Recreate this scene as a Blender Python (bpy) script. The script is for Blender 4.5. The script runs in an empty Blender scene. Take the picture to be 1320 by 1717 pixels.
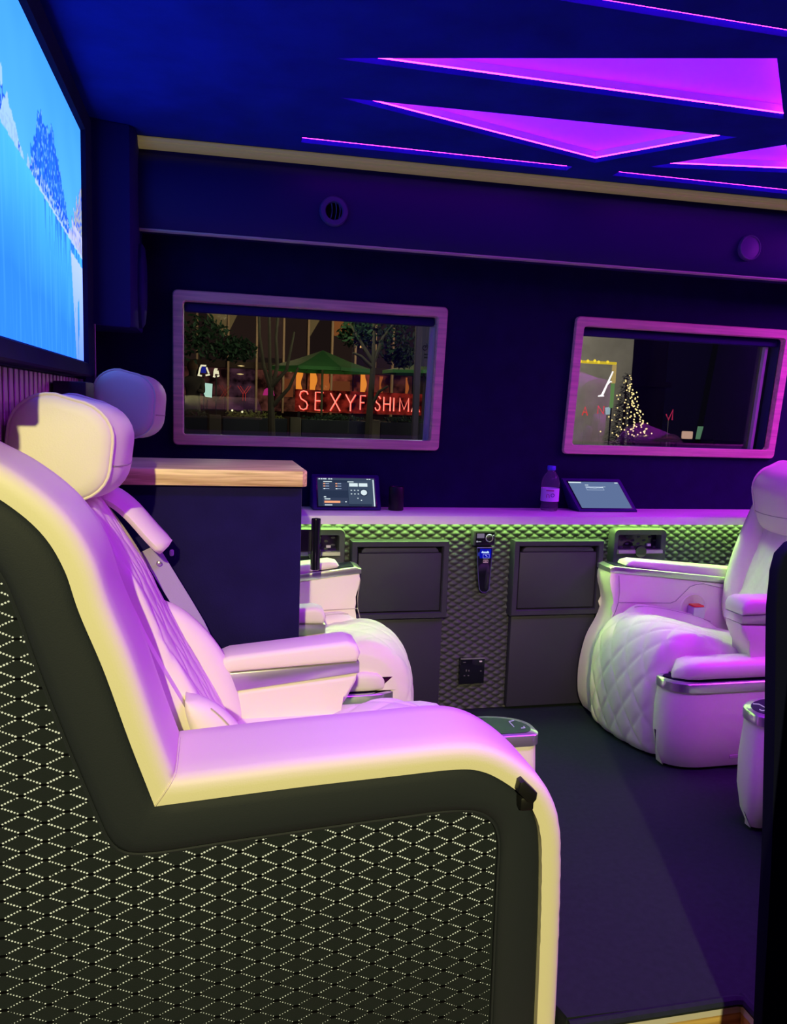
import bpy, bmesh, math, random
from mathutils import Vector, Matrix
random.seed(7)
SC = bpy.context.scene
COL = SC.collection
PI = math.pi

# ------------------------------------------------------------------ camera
cd = bpy.data.cameras.new('camera'); cam = bpy.data.objects.new('camera', cd); COL.objects.link(cam)
YAW, PITCH, ROLL, FPX = math.radians(13.279), math.radians(7.585), math.radians(2.085), 1330.0
fw = Vector((math.sin(YAW)*math.cos(PITCH), math.cos(YAW)*math.cos(PITCH), -math.sin(PITCH)))
rt = Vector((math.cos(YAW), -math.sin(YAW), 0)); up = rt.cross(fw)
R_ = math.cos(ROLL)*rt + math.sin(ROLL)*up
U_ = -math.sin(ROLL)*rt + math.cos(ROLL)*up
cam.matrix_world = Matrix(((R_.x, U_.x, -fw.x, 0), (R_.y, U_.y, -fw.y, 0), (R_.z, U_.z, -fw.z, 1.10), (0, 0, 0, 1)))
cd.sensor_fit = 'VERTICAL'; cd.sensor_height = 36.0; cd.lens = FPX/1717*36.0; cd.clip_start = 0.02; cd.clip_end = 200
SC.camera = cam

# ------------------------------------------------------------------ world, exposure
w = bpy.data.worlds.new('world'); SC.world = w; w.use_nodes = True
bg = w.node_tree.nodes['Background']; bg.inputs[0].default_value = (0.006, 0.005, 0.012, 1); bg.inputs[1].default_value = 0.4
vs = SC.view_settings; vs.view_transform = 'Standard'; vs.look = 'None'; vs.gamma = 1; vs.use_curve_mapping = False; vs.exposure = 0.0

# ------------------------------------------------------------------ lamps
def area(name, loc, target, sx, sy, power, col, spread=180):
    l = bpy.data.lights.new(name, 'AREA'); l.shape = 'RECTANGLE'; l.size = sx; l.size_y = sy; l.energy = power; l.color = col; l.spread = math.radians(spread)
    o = bpy.data.objects.new(name, l); COL.objects.link(o); o.location = loc
    o.rotation_euler = (Vector(target)-Vector(loc)).to_track_quat('-Z', 'Y').to_euler(); return o
def point(name, loc, r, power, col, spot=None, target=None):
    l = bpy.data.lights.new(name, 'SPOT' if spot else 'POINT'); l.shadow_soft_size = r; l.energy = power; l.color = col
    o = bpy.data.objects.new(name, l); COL.objects.link(o); o.location = loc
    if spot:
        l.spot_size = spot; l.spot_blend = 0.3
        o.rotation_euler = (Vector(target)-Vector(loc)).to_track_quat('-Z', 'Y').to_euler()
    return o
# warm street lamp behind the photographer, shining in through the open side door
_az, _el = math.radians(12), math.radians(-18.6-36)
lamp = point('street_lamp', (-0.75, -3.9, 3.02), 0.05, 1290, (1.0, 0.92, 0.36), math.radians(72),
      (-0.75+math.sin(_az)*math.cos(_el), -3.9+math.cos(_az)*math.cos(_el), 3.02+math.sin(_el)))
lamp.data.spot_blend = 0.045
# added purple fill lamps under the unseen ceiling, above and beside the frame
area('purple_fill_near', (0.85, 1.25, 1.855), (0.85, 1.25, 0), 1.0, 0.14, 12.5, (0.42, 0.03, 1.0), 120)
area('purple_fill_rear', (2.55, 1.95, 1.855), (2.45, 1.95, 0), 0.8, 1.0, 62, (0.75, 0.04, 1.0), 175)
area('purple_fill_mid', (1.75, 1.26, 1.855), (1.75, 1.26, 0), 0.7, 0.20, 12, (0.60, 0.035, 1.0), 150)

# ------------------------------------------------------------------ materials
def nt(name):
    m = bpy.data.materials.new(name); m.use_nodes = True
    return m, m.node_tree, m.node_tree.nodes['Principled BSDF']
def mat(name, col, rough=0.5, metal=0.0, spec=0.5, noise=0.0, nscale=8.0, bump=0.0, bscale=400.0, sheen=0.0, coat=0.0):
    m, t, b = nt(name)
    b.inputs['Base Color'].default_value = (*col, 1); b.inputs['Roughness'].default_value = rough
    b.inputs['Metallic'].default_value = metal; b.inputs['Specular IOR Level'].default_value = spec
    b.inputs['Sheen Weight'].default_value = sheen; b.inputs['Coat Weight'].default_value = coat
    tc = t.nodes.new('ShaderNodeTexCoord')
    if noise:
        n = t.nodes.new('ShaderNodeTexNoise'); n.inputs['Scale'].default_value = nscale; n.inputs['Detail'].default_value = 5
        r = t.nodes.new('ShaderNodeMapRange'); r.inputs['To Min'].default_value = 1-noise; r.inputs['To Max'].default_value = 1+noise
        x = t.nodes.new('ShaderNodeMix'); x.data_type = 'RGBA'; x.blend_type = 'MULTIPLY'; x.inputs['Factor'].default_value = 1
        x.inputs['A'].default_value = (*col, 1)
        t.links.new(tc.outputs['Object'], n.inputs['Vector']); t.links.new(n.outputs['Fac'], r.inputs['Value'])
        t.links.new(r.outputs['Result'], x.inputs['B']); t.links.new(x.outputs['Result'], b.inputs['Base Color'])
    if bump:
        n2 = t.nodes.new('ShaderNodeTexNoise'); n2.inputs['Scale'].default_value = bscale; n2.inputs['Detail'].default_value = 3
        bp = t.nodes.new('ShaderNodeBump'); bp.inputs['Strength'].default_value = bump; bp.inputs['Distance'].default_value = 0.002
        t.links.new(tc.outputs['Object'], n2.inputs['Vector']); t.links.new(n2.outputs['Fac'], bp.inputs['Height'])
        t.links.new(bp.outputs['Normal'], b.inputs['Normal'])
    return m
def emit(name, col, s=1.0):
    m = bpy.data.materials.new(name); m.use_nodes = True; t = m.node_tree; t.nodes.clear()
    e = t.nodes.new('ShaderNodeEmission'); e.inputs[0].default_value = (*col, 1); e.inputs[1].default_value = s
    o = t.nodes.new('ShaderNodeOutputMaterial'); t.links.new(e.outputs[0], o.inputs[0]); return m
def wood(name, c1, c2, axis='X', scale=6.0, rough=0.45):
    m, t, b = nt(name); b.inputs['Roughness'].default_value = rough
    tc = t.nodes.new('ShaderNodeTexCoord'); mp = t.nodes.new('ShaderNodeMapping')
    sc = {'X': (0.6, 14, 14), 'Y': (14, 0.6, 14), 'Z': (14, 14, 0.6)}[axis]
    mp.inputs['Scale'].default_value = sc
    n = t.nodes.new('ShaderNodeTexNoise'); n.inputs['Scale'].default_value = scale; n.inputs['Detail'].default_value = 6; n.inputs['Distortion'].default_value = 0.6
    cr = t.nodes.new('ShaderNodeValToRGB'); cr.color_ramp.elements[0].position = 0.35; cr.color_ramp.elements[1].position = 0.66
    cr.color_ramp.elements[0].color = (*c2, 1); cr.color_ramp.elements[1].color = (*c1, 1)
    t.links.new(tc.outputs['Object'], mp.inputs[0]); t.links.new(mp.outputs[0], n.inputs['Vector'])
    t.links.new(n.outputs['Fac'], cr.inputs[0]); t.links.new(cr.outputs[0], b.inputs['Base Color'])
    bp = t.nodes.new('ShaderNodeBump'); bp.inputs['Strength'].default_value = 0.15; bp.inputs['Distance'].default_value = 0.002
    t.links.new(n.outputs['Fac'], bp.inputs['Height']); t.links.new(bp.outputs['Normal'], b.inputs['Normal'])
    return m
def noisy(m, scale):
    t = m.node_tree; n = t.nodes.new('ShaderNodeTexNoise'); n.inputs['Scale'].default_value = scale; n.inputs['Detail'].default_value = 4
    r = t.nodes.new('ShaderNodeMapRange'); r.inputs['From Min'].default_value = .38; r.inputs['From Max'].default_value = .66; r.inputs['To Min'].default_value = .15; r.inputs['To Max'].default_value = 2.4
    c = t.nodes.new('ShaderNodeTexCoord'); t.links.new(c.outputs['Object'], n.inputs['Vector']); t.links.new(n.outputs['Fac'], r.inputs['Value'])
    t.links.new(r.outputs['Result'], [q for q in t.nodes if q.type == 'EMISSION'][0].inputs[1]); return m
def glass(name, tint=(1, 1, 1), gloss=0.06, ior=None, rough=0.0):
    m = bpy.data.materials.new(name); m.use_nodes = True; t = m.node_tree; t.nodes.clear()
    tr = t.nodes.new('ShaderNodeBsdfTransparent'); tr.inputs[0].default_value = (*tint, 1)
    g = t.nodes.new('ShaderNodeBsdfGlossy'); g.inputs['Roughness'].default_value = rough
    mx = t.nodes.new('ShaderNodeMixShader'); mx.inputs[0].default_value = gloss
    if ior:
        f = t.nodes.new('ShaderNodeFresnel'); f.inputs[0].default_value = ior; t.links.new(f.outputs[0], mx.inputs[0])
    o = t.nodes.new('ShaderNodeOutputMaterial')
    t.links.new(tr.outputs[0], mx.inputs[1]); t.links.new(g.outputs[0], mx.inputs[2]); t.links.new(mx.outputs[0], o.inputs[0]); return m
def vcol_emit(name, strength=1.0):
    m = bpy.data.materials.new(name); m.use_nodes = True; t = m.node_tree; t.nodes.clear()
    a = t.nodes.new('ShaderNodeVertexColor'); a.layer_name = 'Col'
    e = t.nodes.new('ShaderNodeEmission'); e.inputs[1].default_value = strength
    o = t.nodes.new('ShaderNodeOutputMaterial'); t.links.new(a.outputs[0], e.inputs[0]); t.links.new(e.outputs[0], o.inputs[0]); return m

M = {}
M['suede'] = mat('navy_suede', (0.0085, 0.006, 0.050), 0.9, spec=0.1, noise=0.35, nscale=14, bump=0.25, bscale=260, sheen=0.05)
M['black_suede'] = mat('black_suede', (0.004, 0.0045, 0.020), 0.95, spec=0.05, bump=0.2, bscale=260)
M['ceil'] = mat('ceiling_suede', (0.007, 0.022, 0.32), 0.9, spec=0.1, noise=0.45, nscale=9, bump=0.25, bscale=260)
M['soffit'] = mat('soffit_leather', (0.018, 0.010, 0.12), 0.6, spec=0.2, bump=0.1, bscale=300)
M['cream'] = mat('cream_leather', (0.82, 0.76, 0.66), 0.5, spec=0.35, bump=0.10, bscale=330)
M['seam'] = mat('seam_thread', (0.42, 0.36, 0.33), 0.7)
M['pipe'] = mat('cream_piping', (0.78, 0.70, 0.62), 0.5)
M['black_leather'] = mat('black_leather', (0.019, 0.0235, 0.040), 0.65, spec=0.22, bump=0.15, bscale=420)
M['perf'] = mat('perforated_leather', (0.0135, 0.018, 0.028), 0.8, spec=0.15, bump=0.15, bscale=420)
M['dot'] = mat('cream_backing', (0.95, 0.95, 0.78), 0.7)
M['dots_glow'] = emit('hole_painted_glow', (1.0, 1.0, 0.62), 0.75)  # lamplight on the pale backing put in as emission
M['charcoal'] = mat('charcoal_leatherette', (0.024, 0.021, 0.042), 0.6, spec=0.3, bump=0.12, bscale=420)
M['quilt'] = mat('quilted_charcoal', (0.038, 0.036, 0.056), 0.55, spec=0.35, bump=0.1, bscale=420)
M['black'] = mat('black_plastic', (0.008, 0.008, 0.012), 0.45, spec=0.35)
M['gloss'] = mat('gloss_black', (0.006, 0.006, 0.012), 0.12, spec=0.5, coat=0.3)
M['gap'] = mat('dark_gap', (0.003, 0.003, 0.006), 0.9, spec=0.05)
M['chrome'] = mat('satin_silver', (0.62, 0.62, 0.64), 0.28, metal=0.85)
M['steel'] = mat('brushed_steel', (0.6, 0.6, 0.6), 0.3, metal=1)
M['carpet'] = mat('carpet', (0.020, 0.027, 0.033), 0.97, spec=0.05, noise=0.25, nscale=60, bump=0.8, bscale=900)
M['ash'] = wood('ash_frame', (0.92, 0.60, 0.50), (0.66, 0.42, 0.36), 'X')
M['oak'] = wood('oak_top', (0.84, 0.63, 0.30), (0.40, 0.25, 0.09), 'X', 9)
M['oakstep'] = wood('oak_step', (0.66, 0.44, 0.16), (0.36, 0.20, 0.06), 'X', 5)
M['slatwood'] = wood('slat_wood', (0.70, 0.50, 0.48), (0.50, 0.36, 0.34), 'Z')
M['white'] = mat('white_lacquer', (0.78, 0.75, 0.78), 0.35)
m_, t_, b_ = nt('trim_painted_glow'); b_.inputs['Base Color'].default_value = (.36, .34, .16, 1); b_.inputs['Roughness'].default_value = .7
b_.inputs['Emission Color'].default_value = (.20, .15, .055, 1); b_.inputs['Emission Strength'].default_value = 0.42; M['raw'] = m_  # warm light on the cornice trim put in as faint emission
M['liner'] = mat('grey_liner', (0.55, 0.52, 0.55), 0.5)
M['stripe'] = mat('cream_trim_line', (0.55, 0.48, 0.46), 0.5)
M['belt'] = mat('grey_webbing', (0.34, 0.28, 0.46), 0.75, bump=0.2, bscale=500)
M['red'] = mat('red_plastic', (0.8, 0.02, 0.03), 0.4)
m_, t_, b_ = nt('led_panel'); b_.inputs['Base Color'].default_value = (.40, .2, .40, 1); b_.inputs['Roughness'].default_value = .8
b_.inputs['Emission Color'].default_value = (0.25, 0.004, 1.6, 1); b_.inputs['Emission Strength'].default_value = 1.0; M['led_panel'] = m_
M['led_edge'] = emit('led_edge', (15, 0.30, 14), 1.0)
M['green_led'] = emit('green_led', (0.46, 1.0, 0.16), 85.0)
M['blue_led'] = emit('blue_led', (0.0, 0.02, 1.0), 1.0)
M['glow_white'] = emit('glow_white', (0.7, 0.8, 1.0), 1.0)
M['glow_orange'] = emit('glow_orange', (1.0, 0.35, 0.16), 1.0)
M['vent'] = mat('vent_plastic', (.06, .05, .20), .4)
M['pane'] = glass('window_glass', (0.93, 0.93, 0.93), 0.04, ior=1.62)
M['screen_glass'] = mat('dark_panel', (0.008, 0.004, 0.03), 0.45, spec=0.15)

# ------------------------------------------------------------------ mesh helpers
ORIGIN = {}
def nb(): return bmesh.new()
def obj(name, bm, m, parent=None, loc=None, xf=None, sharp=40, kind=None, label=None, flat=False, recalc=True):
    if xf:
        for v in bm.verts: v.co = xf(v.co)
    if recalc: bmesh.ops.recalc_face_normals(bm, faces=bm.faces)
    off = Vector(ORIGIN[parent.name]) if parent else Vector(loc or (0, 0, 0))
    for v in bm.verts: v.co -= off
    me = bpy.data.meshes.new(name); bm.to_mesh(me); bm.free()
    for k in (m if isinstance(m, (list, tuple)) else [m]): me.materials.append(k)
    if not flat:
        for p in me.polygons: p.use_smooth = True
        me.set_sharp_from_angle(angle=math.radians(sharp))
    o = bpy.data.objects.new(name, me); COL.objects.link(o)
    if parent: o.parent = parent; ORIGIN[o.name] = tuple(off)
    else: o.location = off; ORIGIN[o.name] = tuple(off)
    if kind: o['kind'] = kind
    if label: o['label'] = label
    return o
def tag(o, label, cat, group=None, kind=None):
    o['label'] = label; o['category'] = cat
    if group: o['group'] = group
    if kind: o['kind'] = kind
    return o
def thing(name, loc, label, cat, group=None, kind=None):
    o = bpy.data.objects.new(name, None); COL.objects.link(o); o.location = loc; o.empty_display_size = 0.05
    ORIGIN[o.name] = tuple(loc)
    if kind: o['kind'] = kind
    if label: o['label'] = label
    if cat: o['category'] = cat
    if group: o['group'] = group
    return o
def box(bm, x0, x1, y0, y1, z0, z1, bev=0.0, seg=2):
    ps = [(x, y, z) for x in (x0, x1) for y in (y0, y1) for z in (z0, z1)]
    v = [bm.verts.new(p) for p in ps]
    fs = [bm.faces.new([v[i] for i in f]) for f in ((0, 1, 3, 2), (4, 6, 7, 5), (0, 4, 5, 1), (2, 3, 7, 6), (0, 2, 6, 4), (1, 5, 7, 3))]
    if bev:
        es = list({e for f in fs for e in f.edges})
        bmesh.ops.bevel(bm, geom=es, offset=bev, segments=seg, profile=0.5, affect='EDGES')
    return bm
def prism(bm, pts, a0, a1, axis='y', bev=0.0, seg=2):
    def P(p, a): return {'y': (p[0], a, p[1]), 'z': (p[0], p[1], a), 'x': (a, p[0], p[1])}[axis]
    A = [bm.verts.new(P(p, a0)) for p in pts]; B = [bm.verts.new(P(p, a1)) for p in pts]
    n = len(pts); fs = [bm.faces.new(A), bm.faces.new(B[::-1])]
    for i in range(n): bm.faces.new((A[i], B[i], B[(i+1) % n], A[(i+1) % n]))
    if bev:
        es = [e for f in fs for e in f.edges]
        bmesh.ops.bevel(bm, geom=es, offset=bev, segments=seg, profile=0.5, affect='EDGES')
    return bm
def tube(bm, pts, r, seg=8, closed=False, caps=True):
    pts = [Vector(p) for p in pts]; n = len(pts); rings = []
    prev = None
    for i, p in enumerate(pts):
        a = pts[(i-1) % n] if (closed or i > 0) else p; b = pts[(i+1) % n] if (closed or i < n-1) else p
        d = (b-a).normalized()
        if prev is None:
            u = d.orthogonal().normalized()
        else:
            u = (prev - d*prev.dot(d)).normalized()
        prev = u; v = d.cross(u); rr = r[i] if isinstance(r, (list, tuple)) else r
        rings.append([bm.verts.new(p + rr*(math.cos(2*PI*k/seg)*u + math.sin(2*PI*k/seg)*v)) for k in range(seg)])
    for i in range(n if closed else n-1):
        A, B = rings[i], rings[(i+1) % n]
        for k in range(seg): bm.faces.new((A[k], A[(k+1) % seg], B[(k+1) % seg], B[k]))
    if caps and not closed: bm.faces.new(rings[0][::-1]); bm.faces.new(rings[-1])
    return bm
def lathe(bm, prof, c=(0, 0, 0), seg=24, axis='z'):
    rings = []
    for r, h in prof:
        ring = []
        for k in range(seg):
            a = 2*PI*k/seg; x, y = r*math.cos(a), r*math.sin(a)
            q = (x, y, h) if axis == 'z' else ((x, h, y) if axis == 'y' else (h, x, y))
            ring.append(bm.verts.new((c[0]+q[0], c[1]+q[1], c[2]+q[2])))
        rings.append(ring)
    for A, B in zip(rings, rings[1:]):
        for k in range(seg): bm.faces.new((A[k], A[(k+1) % seg], B[(k+1) % seg], B[k]))
    bm.faces.new(rings[0][::-1]); bm.faces.new(rings[-1]); return bm
def loft(bm, rings, cap=True, closed=True):
    V = [[bm.verts.new(p) for p in r] for r in rings]; n = len(V[0])
    for A, B in zip(V, V[1:]):
        for k in range(n if closed else n-1): bm.faces.new((A[k], A[(k+1) % n], B[(k+1) % n], B[k]))
    if cap: bm.faces.new(V[0][::-1]); bm.faces.new(V[-1])
    return bm
def grid(bm, f, nu, nv):
    V = [[bm.verts.new(f(i/nu, j/nv)) for j in range(nv+1)] for i in range(nu+1)]
    for i in range(nu):
        for j in range(nv): bm.faces.new((V[i][j], V[i+1][j], V[i+1][j+1], V[i][j+1]))
    return V
def smooth_path(pts, n):
    """Catmull-Rom through 2-D points, resampled evenly to n+1 points"""
    P = [Vector(p) for p in pts]; out = []
    for i in range(len(P)-1):
        p0 = P[i-1] if i else 2*P[0]-P[1]; p1, p2 = P[i], P[i+1]; p3 = P[i+2] if i+2 < len(P) else 2*P[-1]-P[-2]
        for k in range(12):
            t = k/12
            out.append(0.5*((2*p1) + (p2-p0)*t + (2*p0-5*p1+4*p2-p3)*t*t + (3*p1-p0-3*p2+p3)*t**3))
    out.append(P[-1]); return resample(out, n)
def resample(P, n):
    P = [Vector(p) for p in P]; L = [0]
    for a, b in zip(P, P[1:]): L.append(L[-1]+(b-a).length)
    out = []; j = 0
    for i in range(n+1):
        s = L[-1]*i/n
        while j < len(P)-2 and L[j+1] < s: j += 1
        d = L[j+1]-L[j]; out.append(P[j].lerp(P[j+1], (s-L[j])/d if d else 0))
    return out
def rrect(w_, h_, r, n=5, cx=0.0, cy=0.0):
    out = []
    for qx, qy, a0 in ((1, 1, 0), (-1, 1, 90), (-1, -1, 180), (1, -1, 270)):
        for k in range(n+1):
            a = math.radians(a0+90*k/n); out.append((cx+qx*(w_/2-r)+r*math.cos(a), cy+qy*(h_/2-r)+r*math.sin(a)))
    return out
def quilt_h(a, b, w_, h_):
    p, q = a/w_+b/h_, a/w_-b/h_
    return math.sqrt(abs(math.sin(PI*p)*math.sin(PI*q)))
def groove(a, b, w_, h_):
    p, q = a/w_+b/h_, a/w_-b/h_
    d = min(abs(p-round(p)), abs(q-round(q)))
    return 1-math.exp(-d*11)
def at_(L, u):
    f = max(0, min(1, u))*(len(L)-1); i = min(int(f), len(L)-2); return L[i].lerp(L[i+1], f-i)
def inside(p, poly):
    x, y = p; c = False; n = len(poly)
    for i in range(n):
        x1, y1 = poly[i]; x2, y2 = poly[(i+1) % n]
        if (y1 > y) != (y2 > y) and x < (x2-x1)*(y-y1)/(y2-y1)+x1: c = not c
    return c
def struct(name, bm, m, **k):
    o = obj(name, bm, m, **k); o['kind'] = 'structure'; return o

# ================================================================== THE VAN BODY
# floor with a step well cut in at the doorway
bm = nb()
prism(bm, [(-0.36, 1.27), (0.641, 1.27), (0.641, 1.2), (1.01, 1.2), (1.01, 1.0), (3.2, 1.0), (3.2, 2.78), (-0.36, 2.78)], -0.06, 0.0, 'z', 0.006, 2)
floor = struct('floor', bm, M['carpet'])
bm = nb(); tube(bm, [(0.645, 1.194, -0.007), (0.99, 1.194, -0.007), (1.004, 1.19, -0.007)], 0.010, 8)
tube(bm, [(1.008, 1.2, -0.007), (1.008, 1.04, -0.007)], 0.010, 8)
obj('carpet_edge', bm, M['carpet'], floor)
bm = nb(); box(bm, 0.643, 1.012, 1.190, 1.1985, -0.030, -0.012); box(bm, 1.002, 1.0115, 1.03, 1.19, -0.030, -0.012)
obj('riser_strip', bm, M['liner'], floor)
bm = nb(); box(bm, 0.655, 1.011, 1.192, 1.199, -0.28, -0.030); obj('riser_board', bm, M['oakstep'], floor)
bm = nb(); box(bm, 1.004, 1.0115, 0.98, 1.19, -0.28, -0.030); obj('side_board', bm, M['oakstep'], floor)
bm = nb(); box(bm, -0.34, 1.02, 0.98, 1.20, -0.31, -0.28); obj('step_tread', bm, M['oakstep'], floor)

# window wall: leans inwards towards the roof
LEAN = 0.0875
def wy(z): return 2.80-(z-0.735)*LEAN
WZ0, WZ1 = 0.946, 1.449
WIN = [(-0.116, 0.813), (1.30, 2.218)]
FR = 0.034
bm = nb()
xs = [-0.36, WIN[0][0]+.02, WIN[0][1]-.02, WIN[1][0]+.02, WIN[1][1]-.02, 3.2]; zs = [0.60, WZ0+.02, WZ1-.02, 1.72]
for i in range(5):
    for j in range(3):
        if j == 1 and i in (1, 3): continue
        x0, x1, z0, z1 = xs[i], xs[i+1], zs[j], zs[j+1]
        vv = [bm.verts.new((x, wy(z)+d, z)) for d in (0, .05) for x, z in ((x0, z0), (x1, z0), (x1, z1), (x0, z1))]
        for f in ((0, 1, 2, 3), (7, 6, 5, 4), (0, 4, 5, 1), (1, 5, 6, 2), (2, 6, 7, 3), (3, 7, 4, 0)): bm.faces.new([vv[k] for k in f])
wall_back = struct('wall_back', bm, M['suede'], flat=True)

# window frames in pale wood, reveal, blind and pane
for n, (x0, x1) in enumerate(WIN):
    cx, cz = (x0+x1)/2, (WZ0+WZ1)/2
    win = thing('window_%d' % (n+1), (cx, wy(cz), WZ0), ['pale ash framed van window looking onto the neon restaurant sign', 'pale ash framed van window looking onto the lit Christmas tree'][n], None, kind='structure')
    bm = nb(); N = 6
    out = rrect(x1-x0, WZ1-WZ0, 0.016, N, cx, cz); inn = rrect(x1-x0-2*FR, WZ1-WZ0-2*FR, 0.012, N, cx, cz)
    rings = []
    for dy, (a, b) in ((0.0, (1, 0)), (-0.012, (1, 0)), (-0.016, (.92, .08)), (-0.016, (.08, .92)), (-0.012, (0, 1)), (0.012, (0, 1))):
        rings.append([(o[0]*a+i_[0]*b, wy(o[1]*a+i_[1]*b)+dy, o[1]*a+i_[1]*b) for o, i_ in zip(out, inn)])
    loft(bm, rings, cap=False); obj('frame', bm, M['ash'], win)
    ix0, ix1, iz0, iz1 = x0+FR, x1-FR, WZ0+FR, WZ1-FR
    bm = nb(); rings = []
    for dy in (0.008, 0.075):
        rings.append([(x, wy(z)+dy, z) for x, z in ((ix0, iz0), (ix1, iz0), (ix1, iz1), (ix0, iz1))])
    loft(bm, rings, cap=False); obj('reveal', bm, M['liner'] if n == 0 else M['soffit'], win, flat=True)
    bm = nb(); box(bm, ix0+.001, ix1-.001, wy(iz1)+.02, wy(iz1)+.055, iz1-.030, iz1-.001, .008, 2); obj('blind_cassette', bm, M['soffit'], win)
    bm = nb()
    vv = [bm.verts.new((x, wy(z)+d, z)) for d in (.060, .064) for x, z in ((ix0, iz0), (ix1, iz0), (ix1, iz1), (ix0, iz1))]
    for f in ((0, 1, 2, 3), (7, 6, 5, 4), (0, 4, 5, 1), (1, 5, 6, 2), (2, 6, 7, 3), (3, 7, 4, 0)): bm.faces.new([vv[k] for k in f])
    obj('pane', bm, M['pane'], win, flat=True)
    bm = nb(); xb = ix1-(.010 if n == 0 else .040)
    for (zA, zB) in ((iz0, iz1-.03),):
        vv = [bm.verts.new((xb+a, wy(z)+d, z)) for d in (.040, .058) for a, z in ((0, zA), (.012, zA), (.012, zB), (0, zB))]
        for f in ((0, 1, 2, 3), (7, 6, 5, 4), (0, 4, 5, 1), (1, 5, 6, 2), (2, 6, 7, 3), (3, 7, 4, 0)): bm.faces.new([vv[k] for k in f])
    obj('pane_rail', bm, M['liner'], win, flat=True)

# lower wall: quilted leatherette heightfield
QW, QH = 0.0465, 0.0262
bm = nb()
def qf(u, v):
    x, z = QW*(1+55*u), QH*27*v
    return (x, 2.672-0.0095*quilt_h(x, z, QW, QH), z+0.004)
grid(bm, qf, 440, 216)
obj('quilted_lining', bm, M['quilt'], wall_back, recalc=False, sharp=180)
bm = nb(); box(bm, -0.36, 3.2, 2.673, 2.80, 0.0, 0.715); obj('lining_core', bm, M['charcoal'], wall_back, flat=True)
bm = nb(); box(bm, 2.6, 3.2, 2.655, 2.673, 0.0, 0.715); obj('lining_end', bm, M['quilt'], wall_back, flat=True)

# soffit along the roof edge (swept section), trim lines, raw foam edge
def yb(x): return 2.582-0.018*x
sec = [(0.0, 1.600), (-0.008, 1.606), (-0.022, 1.65), (-0.030, 1.70), (-0.030, 1.745), (-0.022, 1.790), (-0.006, 1.812), (0.008, 1.822), (0.018, 1.832), (0.03, 1.87), (0.19, 1.87), (0.19, 1.62)]
bm = nb(); rings = []
for x in (-0.36, 0.3, 1.0, 1.7, 2.4, 3.2): rings.append([(x, yb(x)+a, z) for a, z in sec])
loft(bm, rings); soffit = struct('trim_1', bm, M['soffit'])
soffit['label'] = 'padded navy bulkhead running under the ceiling above both windows'
bm = nb(); rings = []
for x in (-0.205, 0.6, 1.4, 2.2, 3.2): rings.append([(x, yb(x)-.007+a, 1.5985+b) for a, b in ((0, 0), (0.006, -.0035), (.014, -.0035), (.014, .003), (0, .004))])
loft(bm, rings); struct('trim_2', bm, M['stripe'])
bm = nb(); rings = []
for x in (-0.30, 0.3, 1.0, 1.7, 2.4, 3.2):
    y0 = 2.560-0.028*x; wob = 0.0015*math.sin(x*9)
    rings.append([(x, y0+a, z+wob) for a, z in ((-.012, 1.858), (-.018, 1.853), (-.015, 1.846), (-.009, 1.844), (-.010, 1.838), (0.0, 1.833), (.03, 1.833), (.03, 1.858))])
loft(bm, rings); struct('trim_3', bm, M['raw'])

# ceiling with LED pockets
CZ = 1.86
POCK = [[(0.262, 1.866), (1.17, 1.571), (1.424, 1.862)],
        [(0.31, 2.085), (1.399, 2.013), (1.147, 2.348)],
        [(1.318, 2.330), (1.56, 2.022), (1.76, 2.235)],
        [(0.26, 2.464), (1.10, 2.450), (1.10, 2.405), (0.26, 2.418)],
        [(1.26, 2.449), (1.94, 2.438), (1.94, 2.393), (1.26, 2.404)],
        [(0.45, 1.486), (1.125, 1.484), (1.125, 1.457), (0.45, 1.459)]]
bm = nb()
def loopedges(pts, z):
    v = [bm.verts.new((x, y, z)) for x, y in pts]; return [bm.edges.new((v[i], v[(i+1) % len(v)])) for i in range(len(v))], v
E_ = []
e, _ = loopedges([(-0.36, 1.05), (3.2, 1.05), (3.2, 2.53), (2.0, 2.53), (-0.36, 2.595)], CZ); E_ += e
for p in POCK:
    e, _ = loopedges(p, CZ); E_ += e
bmesh.ops.triangle_fill(bm, use_beauty=True, edges=E_)
# pocket rims: a soft lip in ceiling suede
for p in POCK:
    c = Vector((sum(a[0] for a in p)/len(p), sum(a[1] for a in p)/len(p)))
    n = len(p)
    A = [bm.verts.new((x, y, CZ)) for x, y in p]; B = [bm.verts.new((x, y, CZ+.013)) for x, y in p]
    for i in range(n): bm.faces.new((A[i], A[(i+1) % n], B[(i+1) % n], B[i]))
ceil = struct('ceiling', bm, M['ceil'], flat=True, recalc=False)
for p in POCK:
    n = len(p)
    bm = nb(); bm.faces.new([bm.verts.new((x, y, CZ+.034)) for x, y in p]); obj('light_panel', bm, M['led_panel'], ceil, flat=True)
    bm = nb()
    A = [bm.verts.new((x, y, CZ+.013)) for x, y in p]; B = [bm.verts.new((x, y, CZ+.0165)) for x, y in p]
    for i in range(n): bm.faces.new((A[i], A[(i+1) % n], B[(i+1) % n], B[i]))
    obj('led_strip', bm, M['led_edge'], ceil, flat=True)
    bm = nb()
    A = [bm.verts.new((x, y, CZ+.0165)) for x, y in p]; B = [bm.verts.new((x, y, CZ+.034)) for x, y in p]
    for i in range(n): bm.faces.new((A[i], A[(i+1) % n], B[(i+1) % n], B[i]))
    obj('pocket_wall', bm, M['white'], ceil, flat=True)
for x0, x1, y0, y1 in ((.35, 1.35, 1.18, 1.32), (1.40, 2.10, 1.16, 1.36), (2.15, 2.95, 1.45, 2.45)):   # unseen flush panels added behind the purple fill lamps
    bm = nb(); box(bm, x0-.01, x1+.01, y0-.01, y1+.01, CZ-.003, CZ+.002); obj('light_panel', bm, M['led_panel'], ceil, flat=True)
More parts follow.
